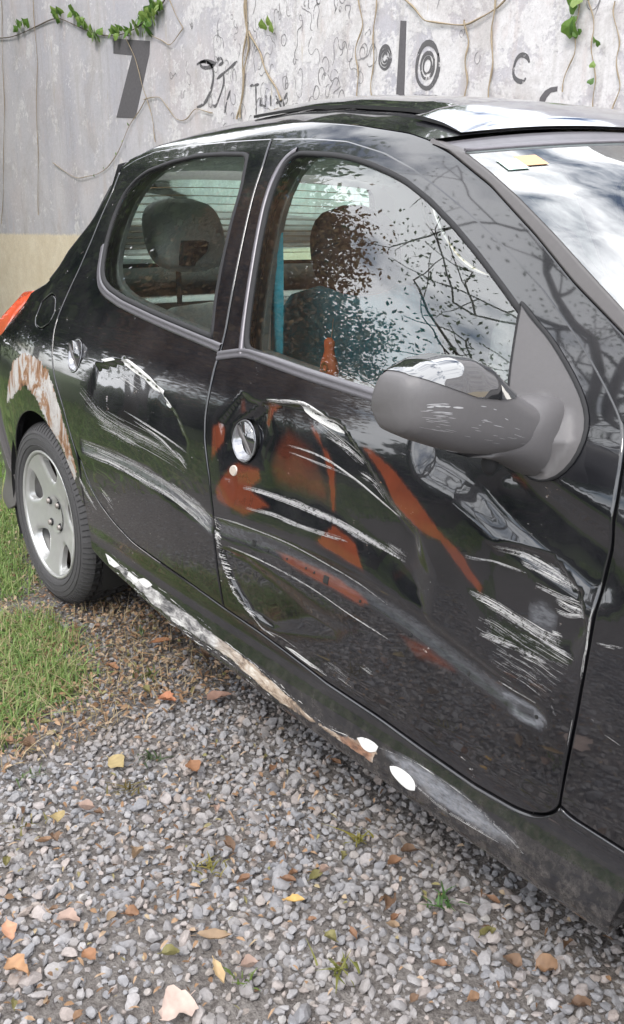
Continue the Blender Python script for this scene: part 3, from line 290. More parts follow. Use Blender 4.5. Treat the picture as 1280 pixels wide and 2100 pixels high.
GROOVES= [([(1.0817,0.5348),(1.2799,0.5537),(1.4361,0.5524),(1.5727,0.5457),(1.6824,0.5321),(1.7814,0.5084),(1.8714,0.4864),(1.9317,0.4694)],0.021,0.005),([(0.3774,0.5856),(0.5635,0.5886),(0.7512,0.5836),(0.9123,0.5546),(1.0422,0.539)],0.021,0.004),([(1.6988,0.8263),(1.7591,0.8154),(1.814,0.794),(1.8762,0.7656),(1.9319,0.7462),(2.004,0.7239)],0.056,0.0125)]
# ------------------------------------------------------------- curve tools on the car's side
YC=.826
def resamp(P,h,closed=True,sm=2,corner=50):
    P=np.asarray([q[:2] for q in P],float)
    Q=np.vstack([P,P[:1]]) if closed else P
    d=np.r_[0,np.cumsum(np.hypot(*np.diff(Q,axis=0).T))];n=max(8,int(d[-1]/h))
    # keep sharp corners, smooth the rest
    t=np.linspace(0,d[-1],n+1)
    if closed: t=t[:-1]
    R=np.stack([np.interp(t,d,Q[:,0]),np.interp(t,d,Q[:,1])],1)
    keep=np.zeros(len(R),bool);m=len(P)
    for i in range(m):
        if not closed and i in(0,m-1): ang=180
        else:
            a=P[i]-P[i-1];b=P[(i+1)%m]-P[i];ang=abs(math.degrees(math.atan2(a[0]*b[1]-a[1]*b[0],a@b)))
        if ang>corner:
            k=np.argmin(np.hypot(R[:,0]-P[i,0],R[:,1]-P[i,1])); R[k]=P[i]; keep[k]=True
    if not closed: keep[0]=keep[-1]=True
    for _ in range(sm):
        S_=.25*np.roll(R,1,0)+.5*R+.25*np.roll(R,-1,0); R=np.where(keep[:,None],R,S_)
    return R
def area2(P): return .5*np.sum(P[:,0]*np.roll(P[:,1],-1)-np.roll(P[:,0],-1)*P[:,1])
def offs(P,d):       # d>0 shrinks a CCW polygon
    a=P-np.roll(P,1,0);b=np.roll(P,-1,0)-P
    a/=np.linalg.norm(a,axis=1)[:,None]+1e-12;b/=np.linalg.norm(b,axis=1)[:,None]+1e-12
    n=np.stack([-(a+b)[:,1],(a+b)[:,0]],1);n/=np.linalg.norm(n,axis=1)[:,None]+1e-12
    c=np.clip(n[:,0]*-a[:,1]+n[:,1]*a[:,0],.5,1)
    return P+n*(d/c)[:,None]
def outn(P):
    q=P-offs(P,1e-3); return q/(np.linalg.norm(q,axis=1)[:,None]+1e-12)
def normals_of(fn,x,z):
    e=1.5e-3
    sx=(fn(x+e,z)-fn(x-e,z))/(2*e);sz=(fn(x,z+e)-fn(x,z-e))/(2*e)
    n=np.stack([sx,-np.ones_like(sx),sz],1);return n/np.linalg.norm(n,axis=1)[:,None]
def areaval(L,x,z,full=1.):
    r=np.zeros(np.shape(x))
    for poly,a in L: r=np.maximum(r,a*soft_in(poly,x,z))
    return r
def wearattrs(x,z):  # real wear plus door and sill reflections painted as colour
    sw=[q[:2]+(q[2],) for q in DATA['sillworn']]
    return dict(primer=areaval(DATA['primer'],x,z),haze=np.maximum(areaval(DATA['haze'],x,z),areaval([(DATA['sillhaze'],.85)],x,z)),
      rust=areaval([([q[:2]+(.034,) for q in DATA['rusta']],1.)],x,z),
      worn=areaval([(sw,1.)],x,z),sillrust=areaval([(DATA['sillrust'],1.)],x,z),white=0*x,)
def panel(name,outline,material,parent,holes=(),h=.013,off=0.,fn=None,seam=.002,depth=.022,inset=.004,far=False,wear=False,drop=.0022,sm=2,outer=True):
    fn=fn or S
    if far: fn=Y if fn is S else fn
    rings=[];V=[];Nn=[];F=[]
    o=resamp(outline,h,sm=sm)
    if area2(o)<0:o=o[::-1]
    rings.append(o)
    for q in holes:
        q=resamp(q,h*.8,sm=sm)
        if area2(q)>0:q=q[::-1]
        rings.append(q)
    r1=[offs(q,seam) for q in rings];r2=[offs(q,seam+inset) for q in rings]
    pts=[];edges=[];b=0
    for q in r2:
        pts+=[Vector(v) for v in q];k=len(q);edges+=[(b+i,b+(i+1)%k) for i in range(k)];b+=k
    lo=o.min(0);hi=o.max(0)
    gx,gz=np.meshgrid(np.arange(lo[0],hi[0],h),np.arange(lo[1],hi[1],h));gx=gx.ravel();gz=gz.ravel()
    m=_pip(r2[0],gx,gz)
    for q in r2[1:]: m&=~_pip(q,gx,gz)
    gx,gz=gx[m],gz[m]
    for q in r2:
        dm=np.full(gx.shape,9.)
        for i in range(len(q)): dm=np.minimum(dm,np.hypot(gx-q[i,0],gz-q[i,1]))
        k=dm>.55*h;gx,gz=gx[k],gz[k]
    pts+=[Vector((a,c)) for a,c in zip(gx,gz)]
    vc,_,fc,*_r=delaunay_2d_cdt(pts,edges,[],1,1e-7)
    vc=np.array([tuple(v) for v in vc]);fc=np.array([f for f in fc if len(f)==3])
    cx=vc[fc].mean(1)
    keep=_pip(r2[0],cx[:,0],cx[:,1])
    for q in r2[1:]: keep&=~_pip(q,cx[:,0],cx[:,1])
    fc=fc[keep]
    X,Z=vc[:,0],vc[:,1]
    V=np.stack([X,fn(X,Z)+off,Z],1);Nn=normals_of(fn,X,Z)
    a=V[fc[:,0]];bb=V[fc[:,1]];cc=V[fc[:,2]]
    flip=np.cross(bb-a,cc-a)[:,1]>0
    fc[flip]=fc[flip][:,::-1]
    Vs=[V];Ns=[Nn];Fs=[tuple(f) for f in fc];n=len(V)
    for q1,q2 in zip(r1,r2):
        k=len(q1);on=outn(q2)
        def mk(q,dy,tilt):
            s=normals_of(fn,q[:,0],q[:,1]);nn=s*(1-tilt)+tilt*np.stack([on[:,0],0*on[:,0],on[:,1]],1)
            nn/=np.linalg.norm(nn,axis=1)[:,None];return np.stack([q[:,0],fn(q[:,0],q[:,1])+off+dy,q[:,1]],1),nn
        A=mk(q2,0,0);B=mk(q1,drop,.6);C_=mk(q1,drop,1.);E_=mk(q1,depth,1.)
        for t in(A,B,C_,E_): Vs.append(t[0]);Ns.append(t[1])
        for i in range(k):
            j=(i+1)%k
            Fs.append((n+i,n+j,n+k+j,n+k+i)[::-1]);Fs.append((n+2*k+i,n+2*k+j,n+3*k+j,n+3*k+i)[::-1])
        n+=4*k
    V=np.vstack(Vs);Nn=np.vstack(Ns)
    at=wearattrs(V[:,0],V[:,2]) if wear and not far else None
    if far:
        V[:,1]=2*YC-V[:,1];Nn[:,1]*=-1;Fs=[f[::-1] for f in Fs]
    return newobj(name,V,Fs,material,parent,True,Nn,attrs=at)
def side(P,off=0.,fn=None,far=False):
    P=np.asarray([q[:2] for q in P],float);y=(fn or S)(P[:,0],P[:,1])+off
    if far:y=2*YC-y
    return np.stack([P[:,0],y,P[:,1]],1)
def band(name,path,prof,material,parent,closed=True,h=.015,far=False,fn=None,taper=False):
    """sweep a profile [(sideways, outward)] along a curve lying on the side"""
    fn=fn or S
    if far: fn=Y
    R=resamp(path,h,closed,sm=2,corner=75)
    if closed and area2(R)<0:R=R[::-1]
    if closed:T=np.roll(R,-1,0)-np.roll(R,1,0)
    else:T=np.gradient(R,axis=0)
    T/=np.linalg.norm(T,axis=1)[:,None]+1e-12;n=np.stack([-T[:,1],T[:,0]],1)
    rows=[]
    for s,oy in prof:
        q=R+n*s;rows.append(np.stack([q[:,0],fn(q[:,0],q[:,1])-oy,q[:,1]],1))
    G=np.stack(rows,1)
    if far:G[...,1]=2*YC-G[...,1]
    mb=MB();mb.grid(G,closeu=closed);return mb.build(name,material,parent)
SEAL=[(-.007,-.004),(-.005,.0015),(-.001,.0025),(.003,.0015),(.005,-.004)]
def cross(P,u,crown,bow,pw):
    k=1-np.abs(2*u-1)**pw;return np.stack([P[0]+bow*k,P[1]+2*(YC-P[1])*u,P[2]+crown*k],-1)
def loft(near,crown,bow,pw,nu=41,u0=0,u1=1):
    """rows that run from a near-side curve to its mirror image on the far side"""
    u=np.linspace(u0,u1,nu);n=len(near);g=lambda a:np.broadcast_to(np.asarray(a,float),(n,))
    return np.stack([cross(near[i],u,g(crown)[i],g(bow)[i],g(pw)[i]) for i in range(n)])
def rs3(P,n):
    P=np.asarray(P,float);d=np.r_[0,np.cumsum(np.linalg.norm(np.diff(P,axis=0),axis=1))];t=np.linspace(0,d[-1],n)
    return np.stack([np.interp(t,d,P[:,i]) for i in range(3)],1)
def ribbons(L,k,seg=5,jit=1.):
    """worn strands running along polylines on the side: L=[(poly,width,n,strand,minlen,maxlen)]"""
    mb=MB()
    for poly,wd,n,sw,a,b in L:
        P=np.asarray([q[:2] for q in poly],float);d=np.r_[0,np.cumsum(np.hypot(*np.diff(P,axis=0).T))];Lt=d[-1]
        if len(P)>2:
            R=resamp(P,Lt/40,False,4);d=np.r_[0,np.cumsum(np.hypot(*np.diff(R,axis=0).T))];P=R;Lt=d[-1]
        for _ in range(int(n*k)):
            hu=RNG.uniform(0,1)**1.2;ln=RNG.uniform(a,b)*Lt;s0=RNG.uniform(-.02*Lt,max(Lt-ln*.9,.01*Lt));t=np.clip(np.linspace(s0,s0+ln,seg+1),0,Lt)
            if t[-1]-t[0]<1e-4: continue
            x=np.interp(t,d,P[:,0]);z=np.interp(t,d,P[:,1]);T=np.stack([np.gradient(x),np.gradient(z)],1);T/=np.linalg.norm(T,axis=1)[:,None]+1e-12
            nn=np.stack([-T[:,1],T[:,0]],1)
            o=np.clip(RNG.normal(0,.28),-.6,.6)*wd+np.cumsum(RNG.normal(0,sw*.12,seg+1))
            hw=.5*sw*RNG.uniform(.13,.5)*np.sin(np.linspace(.15,np.pi-.1,seg+1))**.7*RNG.uniform(.6,1.2,seg+1)
            c=np.stack([x,z],1)+nn*o[:,None];g=[]
            for sgn in(-1,1):
                q=c+nn*(sgn*hw)[:,None];g.append(np.stack([q[:,0],S(q[:,0],q[:,1])-.0007-RNG.uniform(0,.0004),q[:,1]],1))
            k0=mb.n;mb.grid(np.stack(g,1));mb.hue+=[hu]*(mb.n-k0)
    return mb
# ============================================================= THE CAR
car=thing('car','black five-door hatchback with crumpled, scratched doors parked on gravel beside the painted wall','car',(1.1,.83,0))
d_=DATA
CDB=d_['doorbot']; BS=d_['bseam']; RAIL=d_['rail']; RS=d_['rseam']; FS=d_['fseam']
iB=min(range(len(RAIL)),key=lambda i:abs(RAIL[i][0]-.915)); jB=min(range(len(CDB)),key=lambda i:abs(CDB[i][0]-1.053))
BTOP=(.912,1.340); BBOT=(1.053,.337)
bs=[BTOP]+[q for q in BS if .35<q[1]<1.325]+[BBOT]
railF=[q for q in RAIL if q[0]>.93]; railR=[q for q in RAIL if q[0]<.89]
botF=[q for q in CDB if q[0]>1.07]; botR=[q for q in CDB if q[0]<1.04]
frontdoor=[BTOP]+railF+[(2.004,.885)]+FS+botF[::-1]+bs[::-1][:-1]
reardoor=[(.112,1.312)]+[q for q in railR if q[0]>.14]+bs+botR[::-1]+[(.330,.555)]+RS[::-1]
RW=d_['rearwin'];FW=d_['frontwin']
def circ(c,r,n=20): return [(c[0]+r*math.cos(2*math.pi*i/n),c[1]+r*math.sin(2*math.pi*i/n)) for i in range(n)]
fh,rh=d_['fhandle'],d_['rhandle']
holeF=circ(fh,.041);holeR=circ(rh,.042)
def sq(c,w): return [(c[0]-w/2,c[1]-w/2),(c[0]+w/2,c[1]-w/2),(c[0]+w/2,c[1]+w/2),(c[0]-w/2,c[1]+w/2)]
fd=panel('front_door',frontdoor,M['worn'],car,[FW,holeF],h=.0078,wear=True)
fd['label']='front door with peeled red-brown primer and long white scratches'
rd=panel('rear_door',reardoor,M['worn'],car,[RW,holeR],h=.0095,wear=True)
rd['label']='rear door with a deep dent and white scrapes'
for nm,pr,wn in (('window_glass',fd,FW),('window_glass',rd,RW)):
    panel(nm,wn,M['glass'],pr,(),h=.03,off=.004,fn=Y,seam=-.003,depth=.003,drop=0)
for pr,wn in ((fd,FW),(rd,RW)): band('window_seal',wn,SEAL,M['rubber'],pr)
WIDE=[(-.010,-.003),(-.009,.002),(-.003,.004),(.001,.002),(.003,.0045),(.008,.004),(.010,-.003)]
band('weatherstrip',[q for q in d_['beltF']],WIDE,M['strip'],fd,closed=False)
rb=[RW[i] for i in range(9,16)]
rb=[(RW[8][0]-.012,RW[8][1]),(RW[9][0]-.010,RW[9][1]-.008)]+[(q[0]-.006,q[1]-.014) for q in RW[10:15]]+[(1.003,.906)]
band('weatherstrip',rb,WIDE,M['strip'],rd,closed=False)
fl=[(1.083,.902),(1.063,.960),(1.040,1.036),(1.014,1.120),(.993,1.195),(.988,1.243),(.997,1.284),(1.012,1.299),(1.036,1.306)]
band('window_trim',fl,[(-.0055,-.003),(-.005,.003),(-.001,.0045),(.002,.003),(.0045,.0035),(.0055,-.003)],M['satin'],fd,closed=False)
# small fixings left by the missing rub strip
for q in d_['holes']:
    panel('clip_hole',sq(q,q[2]*1.15) if q[2]>.008 else circ(q,q[2]*.75,8),M['dark'],fd,h=.003,off=-.0014,seam=0,inset=q[2]*.12,depth=.0014,drop=0)
lk=panel('door_lock',circ(d_['lock'],.0125,16),M['silverlock'],fd,h=.005,off=-.003,seam=0,inset=.002,depth=.004)
# pull handles: a round dished recess with a flap across it
def handle(c,r,parent,ang):
    mb=MB();n=28;rad=[1.06,1.0,.93,.75,.5,.25,.03];dep=[-.001,-.0025,.004,.015,.022,.025,.026];G=[]
    for k,dp in zip(rad,dep):
        t=np.linspace(0,2*np.pi,n,endpoint=False);x=c[0]+k*r*np.cos(t);z=c[1]+k*r*np.sin(t)
        G.append(np.stack([x,Y(x,z)+D(np.full(n,c[0]),np.full(n,c[1]))*.6+dp,z],1))
    mb.grid(G,0,closev=True)
    # flap: half disc, hinged at the front, standing proud of the dish
    ca,sa=math.cos(ang),math.sin(ang);y0=float(S(np.array([c[0]]),np.array([c[1]]))[0])
    P=[]
    for i in range(15):
        t=-math.pi/2+math.pi*i/14
        P.append((r*.97*math.cos(t),r*.97*math.sin(t)))
    P+= [(-.012*r/.04,.55*r),(-.2*r,0),(-.012*r/.04,-.55*r)]
    for dy,first in((-.006,True),(.004,False)):
        V=[(c[0]+a*ca-b*sa,y0+dy+(.010*(a<0.02*r/.04)*0)-.004*(a/r),c[1]+a*sa+b*ca) for a,b in P]
        mb.add(V,[tuple(range(len(V)))[::1 if first else -1]],1)
    b=mb.n-2*len(P);k=len(P)
    for i in range(k): mb.F.append((b+i,b+k+i,b+k+(i+1)%k,b+(i+1)%k));mb.mi.append(1)
    # dark grip bar across the middle
    A=np.array([c[0]-.95*r*ca*0-.9*r*sa*-1,0,c[1]-.9*r*ca]);B=np.array([c[0]+.9*r*sa*-1,0,c[1]+.9*r*ca])
    A[1]=B[1]=y0-.004
    mb.tube(rs3([A,B],5),[.004,.006,.0065,.006,.004],8,2)
    o=mb.build('door_handle',[M['bowl'],M['chrome'],M['trim']],parent)
    return o
handle(fh,.0405,fd,math.radians(42));handle(rh,.0415,rd,math.radians(35))
# scratches
for k,pr in (('front',fd),('rear',rd)):
    for q in d_['chips'][k]:
        o=panel('paint_chip',q,M['scratch'],pr,h=.005,off=-.0008,seam=0,inset=.0006,depth=.0006,drop=0,sm=1);o.data.attributes.new('hue','FLOAT','POINT').data.foreach_set('value',np.ones(len(o.data.vertices),np.float32))
    mb=ribbons(d_['scratch'][k],3.0)
    if k=='front':
        TL=resamp(d_['tickline'],.004,False,2)
        for i in range(150):
            q=TL[RNG.integers(len(TL))]+RNG.normal(0,.002,2);ln=RNG.uniform(.004,.022);hw=RNG.uniform(.0005,.0016);dr=np.array([1,-.12+RNG.normal(0,.08)])
            c=np.stack([q,q+dr*ln*.5,q+dr*ln]);g=[]
            for s_ in(-1,1):
                e=c+np.array([0,1])*(s_*hw*np.array([1,.8,.15]))[:,None];g.append(np.stack([e[:,0],S(e[:,0],e[:,1])-.0008,e[:,1]],1))
            k0=mb.n;mb.grid(np.stack(g,1));mb.hue+=[RNG.uniform(.3,1)]*(mb.n-k0)
    o=mb.build('paint_scratches',M['scratch'],pr);o['kind']='stuff'
# body side: quarter panel, pillar frame, wing, sill
def arc(cx,cz,r,a0,a1,n=16): return [(cx+r*math.cos(math.radians(a0+(a1-a0)*i/n)),cz+r*math.sin(math.radians(a0+(a1-a0)*i/n))) for i in range(n+1)]
TG=d_['tgate']
tgq=[(.098,1.305)]+[(q[0],q[1]) for q in TG[1:]]
tgq=[(.100,1.300),(.112,1.245),(.075,1.165),(-.020,1.083),(-.050,1.035),(-.105,.990),(-.215,.960),(-.29,.945)]
quarter=RS[:]+[(.325,.55),(.333,.49),(.326,.40)]+arc(0,.29,.328,20,178,18)+[(-.345,.25),(-.50,.30),(-.62,.42),(-.66,.62),(-.63,.80),(-.50,.815),(-.42,.83),(-.31,.90)]+tgq[::-1]
quarter=RS[:]+[(.325,.55),(.333,.49),(.326,.40)]+arc(0,.29,.328,20,172,18)+[(-.40,.345),(-.53,.50),(-.60,.64),(-.62,.80),(-.50,.80),(-.40,.82),(-.30,.905)]+tgq[::-1]
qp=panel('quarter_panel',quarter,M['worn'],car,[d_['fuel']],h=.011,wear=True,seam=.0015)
qp['label']='rear quarter panel with rust and old filler round the wheel arch'
panel('fuel_flap',d_['fuel'],M['paint'],car,h=.012,off=0,seam=.0018)
frame=[(.118,1.318)]+d_['gutter'][:]+d_['gutter'][0:0]
GUT=d_['gutter']
frame=[(.105,1.318)]+GUT+[(1.962,1.005),(2.02,.955),(2.02,.905)]+[(q[0]-.004,q[1]-.011) for q in RAIL[::-1]]
panel('pillar_frame',frame,M['paint'],car,h=.009,off=.0012,seam=.0004,sm=2,inset=.003,drop=.001)
gl=[(q[0],q[1]-.012) for q in GUT if q[0]>.4]
0 and band('frame_moulding',[(q[0],q[1]-.030) for q in GUT if .9<q[0]]+[(2.0,.948)],[(-.004,-.001),(-.002,.0016),(.002,.0016),(.004,-.001)],M['paint'],car,closed=False)
wst=[GUT[8],GUT[9],GUT[10],GUT[11],GUT[12],(2.03,.965),(2.12,.915)];RB=d_['rubR']+[(2.03,.985),(2.13,.925)]
ws_trim=[(1.4262,1.3002)]+GUT[9:]+[(2.03,.962),(2.12,.912),(2.15,.918)]+RB[::-1]
panel('windscreen_rubber',ws_trim,M['trim'],car,h=.012,off=-.003,seam=.0008,sm=1,depth=.03)
wing=[(2.004,.885)]+FS+[(1.976,.335),(1.990,.326)]+[(2.108,.320)]+arc(2.442,.29,.335,175,5,18)+[(2.86,.33),(3.02,.42),(3.04,.60),(2.98,.70),(2.72,.80),(2.40,.875),(2.13,.905),(2.03,.915)]
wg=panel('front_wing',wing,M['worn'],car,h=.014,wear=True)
mb=ribbons(d_['scratch']['wing'],1.0);o=mb.build('paint_scratches',M['scratch'],wg);o['kind']='stuff'
sb=[(.312,.30),(.330,.272),(.40,.262),(.468,.254),(.579,.246),(.734,.230),(.930,.216),(1.097,.208),(1.295,.196),(1.485,.190),(1.678,.186),(1.857,.182),(2.02,.180),(2.085,.180)]
sill=[(.312,.30),(.325,.39),(.331,.47),(.343,.553)]+botR+[BBOT]+botF+[(1.976,.333),(1.990,.325),(2.108,.319)]+[(2.104,.26),(2.085,.18)]+sb[::-1][1:-1]
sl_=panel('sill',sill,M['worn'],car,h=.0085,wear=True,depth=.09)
for q in d_['chips']['sill']:
    o=panel('paint_chip',q,M['scratch'],sl_,h=.005,off=-.0010,seam=0,inset=.0006,depth=.0008,drop=0,sm=1);o.data.attributes.new('hue','FLOAT','POINT').data.foreach_set('value',np.full(len(o.data.vertices),1.6 if q[0][0]>1.6 and q[0][1]<.24 else .95,np.float32))
sl_['label']='rusty sill with peeling tan filler along its lower edge'
mb=ribbons([(DATA['sillworn'][:11],.012,60,.0035,.01,.05),(DATA['sillworn'][13:22],.014,60,.0035,.01,.05),(DATA['sillhaze'],.006,30,.0012,.05,.3)],1.0)  # last set outlines the sky reflection painted on the sill
o=mb.build('paint_flakes',M['scratch'],sl_);o['kind']='stuff'
# far side of the body
for nm,ol,ho in (('front_door',frontdoor,[FW]),('rear_door',reardoor,[RW]),('quarter_panel',quarter,[]),('pillar_frame',frame,[]),('front_wing',wing,[]),('sill',sill,[])):
    o=panel(nm,ol,M['paint'],car,ho,h=.03,far=True)
    for q in ho: panel('window_glass',q,M['glass'],o,(),h=.06,off=.004,far=True,fn=Y,seam=-.003,depth=.003,drop=0)
# inner shell: dark jambs and the light trim inside, with the window openings left free
big=[(.02,1.27),(.10,1.305)]+[(q[0],q[1]-.006) for q in RAIL if q[0]>.12]+[(2.03,.86),(2.02,.24),(.36,.24),(.40,.42),(.36,.60),(.20,.72),(0,.76),(-.2,.72),(-.36,.55),(-.5,.62),(-.5,.78),(-.15,.90),(-.02,1.05)]
def grow(P,d):
    q=resamp(P,.02);q=q if area2(q)>0 else q[::-1];return [tuple(v) for v in offs(q,-d)]
for far in(False,True):
    panel('door_jamb',big,M['dark'],car,[grow(RW,.004),grow(FW,.004)],h=.05,off=.026,fn=Y,far=far,depth=.004,seam=.004,drop=0)
    panel('interior_trim',[q for q in big],M['trimgrey'],car,[grow(RW,-.004),grow(FW,-.004)],h=.05,off=.05,fn=Y,far=far,depth=.012,seam=.01,drop=0)
# roof
G=np.array([(q[0],float(Y(q[0],q[1])),q[1]) for q in GUT if q[0]<1.43]);
RN=46;RP=rs3(G,RN);tx=RP[:,0]
rc=np.interp(tx,[.13,.5,.9,1.3,1.43],[.045,.055,.058,.046,.030]);rbw=np.interp(tx,[.13,.5,.9,1.43],[-.10,-.05,.02,.12]);rp=np.interp(tx,[.13,.9,1.3,1.43],[3,4,4,3])
R_=loft(RP,rc,rbw,rp,61)
mb=MB();mb.grid(R_[:,::-1]);
top=rs3([(q[0],float(Y(q[0],q[1])),q[1]) for q in [GUT[8],(1.5323,1.2709)]],4)
mb.build('roof',M['paint'],car)
wt=np.array([(1.4262,float(Y(1.4262,1.3002)),1.3002),(1.5323,float(Y(1.5323,1.2709)),1.2709)])
hp=rs3(wt,9);hd=loft(hp,np.interp(np.linspace(0,1,9),[0,1],[.034,.029]),.12,np.interp(np.linspace(0,1,9),[0,1],[3,2.1]),41)
hd[...,2]+=(np.array([-.010,-.012,-.006,-.010,-.011,-.005,-.009,-.008,-.002])*1.0)[:,None]
mb=MB();mb.grid(hd[:,::-1]);mb.build('windscreen_header',M['strip'],car)
# glass sunroof: a dark lid and a bright raised deflector in front of it, both proud of the roof
def lid(name,x0,x1,u0,u1,lift,m,nose=0.0):
    i=np.linspace(x0,x1,14);u=np.linspace(u0,u1,36);rows=[]
    pr=np.array([np.interp(i,tx,RP[:,k]) for k in range(3)]).T
    c=np.interp(i,tx,rc);b=np.interp(i,tx,rbw);pw=np.interp(i,tx,rp)
    g=np.stack([cross(pr[a],u,c[a],b[a],pw[a]) for a in range(len(i))])
    e=np.minimum(1,np.minimum((u-u0)/(u1-u0),(u1-u)/(u1-u0))/.05)**.5
    f=np.linspace(0,1,14);ee=np.minimum(1,f/.1)**.5 if nose==0 else np.minimum(1,f/.08)**.5
    ef=np.minimum(1,(1-f)/.06)**.5
    g2=g.copy();g2[...,2]+=.004+lift*(.45+.55*e[None,:]*np.minimum(ee,ef)[:,None])-nose*(f**2)[:,None]
    mb=MB();mb.grid(g2[:,::-1])
    g3=g.copy();g3[...,2]+=.003
    ring=lambda q:np.vstack([q[0,:],q[1:,-1],q[-1,::-1][1:],q[::-1,0][1:-1]])
    mb.grid(np.stack([ring(g2),ring(g3)]),1,closev=True)
    return mb.build(name,[m,M['dark']],car)
lid('sunroof_lid',.66,1.27,.075,.925,.013,M['chrome'])
lid('sunroof_deflector',1.29,1.424,.045,.955,.014,M['deflector'],.006)
# windscreen, its header line and stickers
NW=np.array([(q[0],float(Y(q[0],q[1]))-.002,q[1]) for q in [(1.5323,1.2709)]+d_['rubR'][1:]+[(2.03,.985),(2.13,.925)]])
NW=rs3(NW,26);f=np.linspace(0,1,26)
WS=loft(NW,np.interp(f,[0,1],[.03,.03]),np.interp(f,[0,1],[.12,.20]),2.1,41)
mb=MB();mb.grid(WS[:,::-1]);ws=mb.build('windscreen',M['wsglass'],car)
mb=MB();mb.tube(WS[0]+np.array([-.002,0,.003]),.0035,6);mb.build('windscreen_edge',M['satin'],car)
def wsp(a,b): 
    a*=25;i=int(min(a,24));b*=40;j=int(min(b,39));fa,fb=a-i,b-j
    return WS[i,j]*(1-fa)*(1-fb)+WS[i+1,j]*fa*(1-fb)+WS[i,j+1]*(1-fa)*fb+WS[i+1,j+1]*fa*fb
def sticker(a0,a1,b0,b1,col,lab):
    g=np.array([[wsp(a,b) for b in np.linspace(b0,b1,5)] for a in np.linspace(a0,a1,5)])+np.array([.0012,-.0004,.0012])
    mb=MB();mb.grid(g[:,::-1]);o=mb.build('sticker',simple('sticker_paper',col,.5,.12,60),ws);o['label']=lab
sticker(.050,.105,.050,.082,(.55,.30,.15),'orange sticker near the top corner of the windscreen')
sticker(.062,.12,.022,.0505,(.42,.56,.50),'mint green sticker beside the orange one')
sticker(.50,.60,.06,.12,(.62,.25,.27),'pink sticker low on the windscreen')
# tailgate, rear window, lamps, bumper
tgp=np.array([(.085,float(Y(.09,1.30))+.012,1.325)]+[(q[0],float(Y(q[0],q[1]))+.004,q[1]) for q in tgq[1:]]+[(-.36,.19,.86),(-.47,.22,.80),(-.56,.26,.70),(-.60,.28,.60)])
TG_=rs3(tgp,40);zz=TG_[:,2]
TGr=loft(TG_,np.interp(zz,[.6,1.1,1.33],[0,0,.045]),np.interp(zz,[.6,.95,1.1,1.33],[-.14,-.12,-.16,-.14]),np.interp(zz,[.6,1.33],[3,3]),45)
ri=[i for i in range(40) if 1.035<zz[i]<1.285];i0,i1=ri[0],ri[-1];j0,j1=4,40
mb=MB()
mb.grid(TGr[:i0+1]);mb.grid(TGr[i1:]);mb.grid(TGr[i0:i1+1,:j0+1]);mb.grid(TGr[i0:i1+1,j1:])
mb.grid(TGr[:i0+1]+np.array([.03,0,-.012]),1);mb.grid(TGr[i1:]+np.array([.03,0,-.012]),1);mb.grid(TGr[i0:i1+1,:j0+1]+np.array([.03,0,-.012]),1);mb.grid(TGr[i0:i1+1,j1:]+np.array([.03,0,-.012]),1)
tg=mb.build('tailgate',[M['paint'],M['trimgrey']],car)
mb=MB();mb.grid(TGr[i0:i1+1,j0:j1+1]);mb.build('rear_window',M['rearglass'],tg)
mb=MB()
for a in np.linspace(i0+1.2,i1-1.2,11):
    i=int(a);q=TGr[i,j0:j1+1]*(1-(a-i))+TGr[i+1,j0:j1+1]*(a-i)+np.array([.004,0,0]);mb.tube(q,.0011,4,cap=False)
o=mb.build('heater_lines',simple('heater_line',(.22,.13,.07),.6),tg);o['kind']='stuff'
i=i1-2
mb=MB();q=TGr[i,j0:j0+22]+np.array([-.02,0,.012]);mb.tube(q,np.linspace(.011,.006,22),6);mb.tube([TGr[i,j0+20]+np.array([.0,0,-.09]),TGr[i,j0+20]+np.array([-.02,0,.012])],.009,6);mb.build('wiper',M['rubber'],tg)
mb=MB();mb.tube([(q[0],q[1]-.001,q[2]) for q in TG_[4:16]],.0035,5);mb.build('tailgate_seal',M['rubber'],tg)
def lamp(far):
    P=[(-.215,.962),(-.24,.925),(-.33,.855),(-.43,.800),(-.50,.79),(-.485,.84),(-.42,.90),(-.33,.952)]
    o=panel('tail_lamp',P,M['lamp'],car,h=.014,fn=lambda x,z:Y(x,z)-.024*soft_in([q+(.05,) for q in P],np.asarray(x,float),np.asarray(z,float)),seam=.001,depth=.03,far=False)
    if far:
        me=o.data
        for v in me.vertices: v.co.y=2*YC-v.co.y
        me.flip_normals()
lamp(False);lamp(True)
bp=[(-.322,.345),(-.325,.24),(-.42,.20),(-.60,.22),(-.66,.30),(-.66,.50),(-.62,.625),(-.602,.642),(-.532,.50),(-.402,.347)]
for far in(False,True): panel('bumper_corner',bp,M['trim'],car,h=.02,off=-.016,fn=Y,far=far,depth=.05)
bpn=np.array([(-.655,float(Y(-.655,z))-.006,z) for z in np.linspace(.21,.62,10)]);g=loft(bpn,0,-.12,2.6,31)
mb=MB();mb.grid(g[::-1]);mb.build('rear_bumper',M['trim'],car)
# bonnet and front bumper (beyond the right edge of the picture)
hn=np.array([(2.12,float(Y(2.12,.90))+.02,.912),(2.40,.075,.880),(2.72,.10,.806),(2.97,.15,.706)]);hn=rs3(hn,16)
mb=MB();mb.grid(loft(hn,.05,np.linspace(.16,.16,16),2.4,31)[:,::-1]);mb.build('bonnet',M['paint'],car)
fn_=np.array([(3.0,float(Y(3.0,z)),z) for z in np.linspace(.20,.70,12)]);g=loft(fn_,0,.17,2.6,31)
mb=MB();mb.grid(g);mb.build('front_bumper',M['paint'],car)
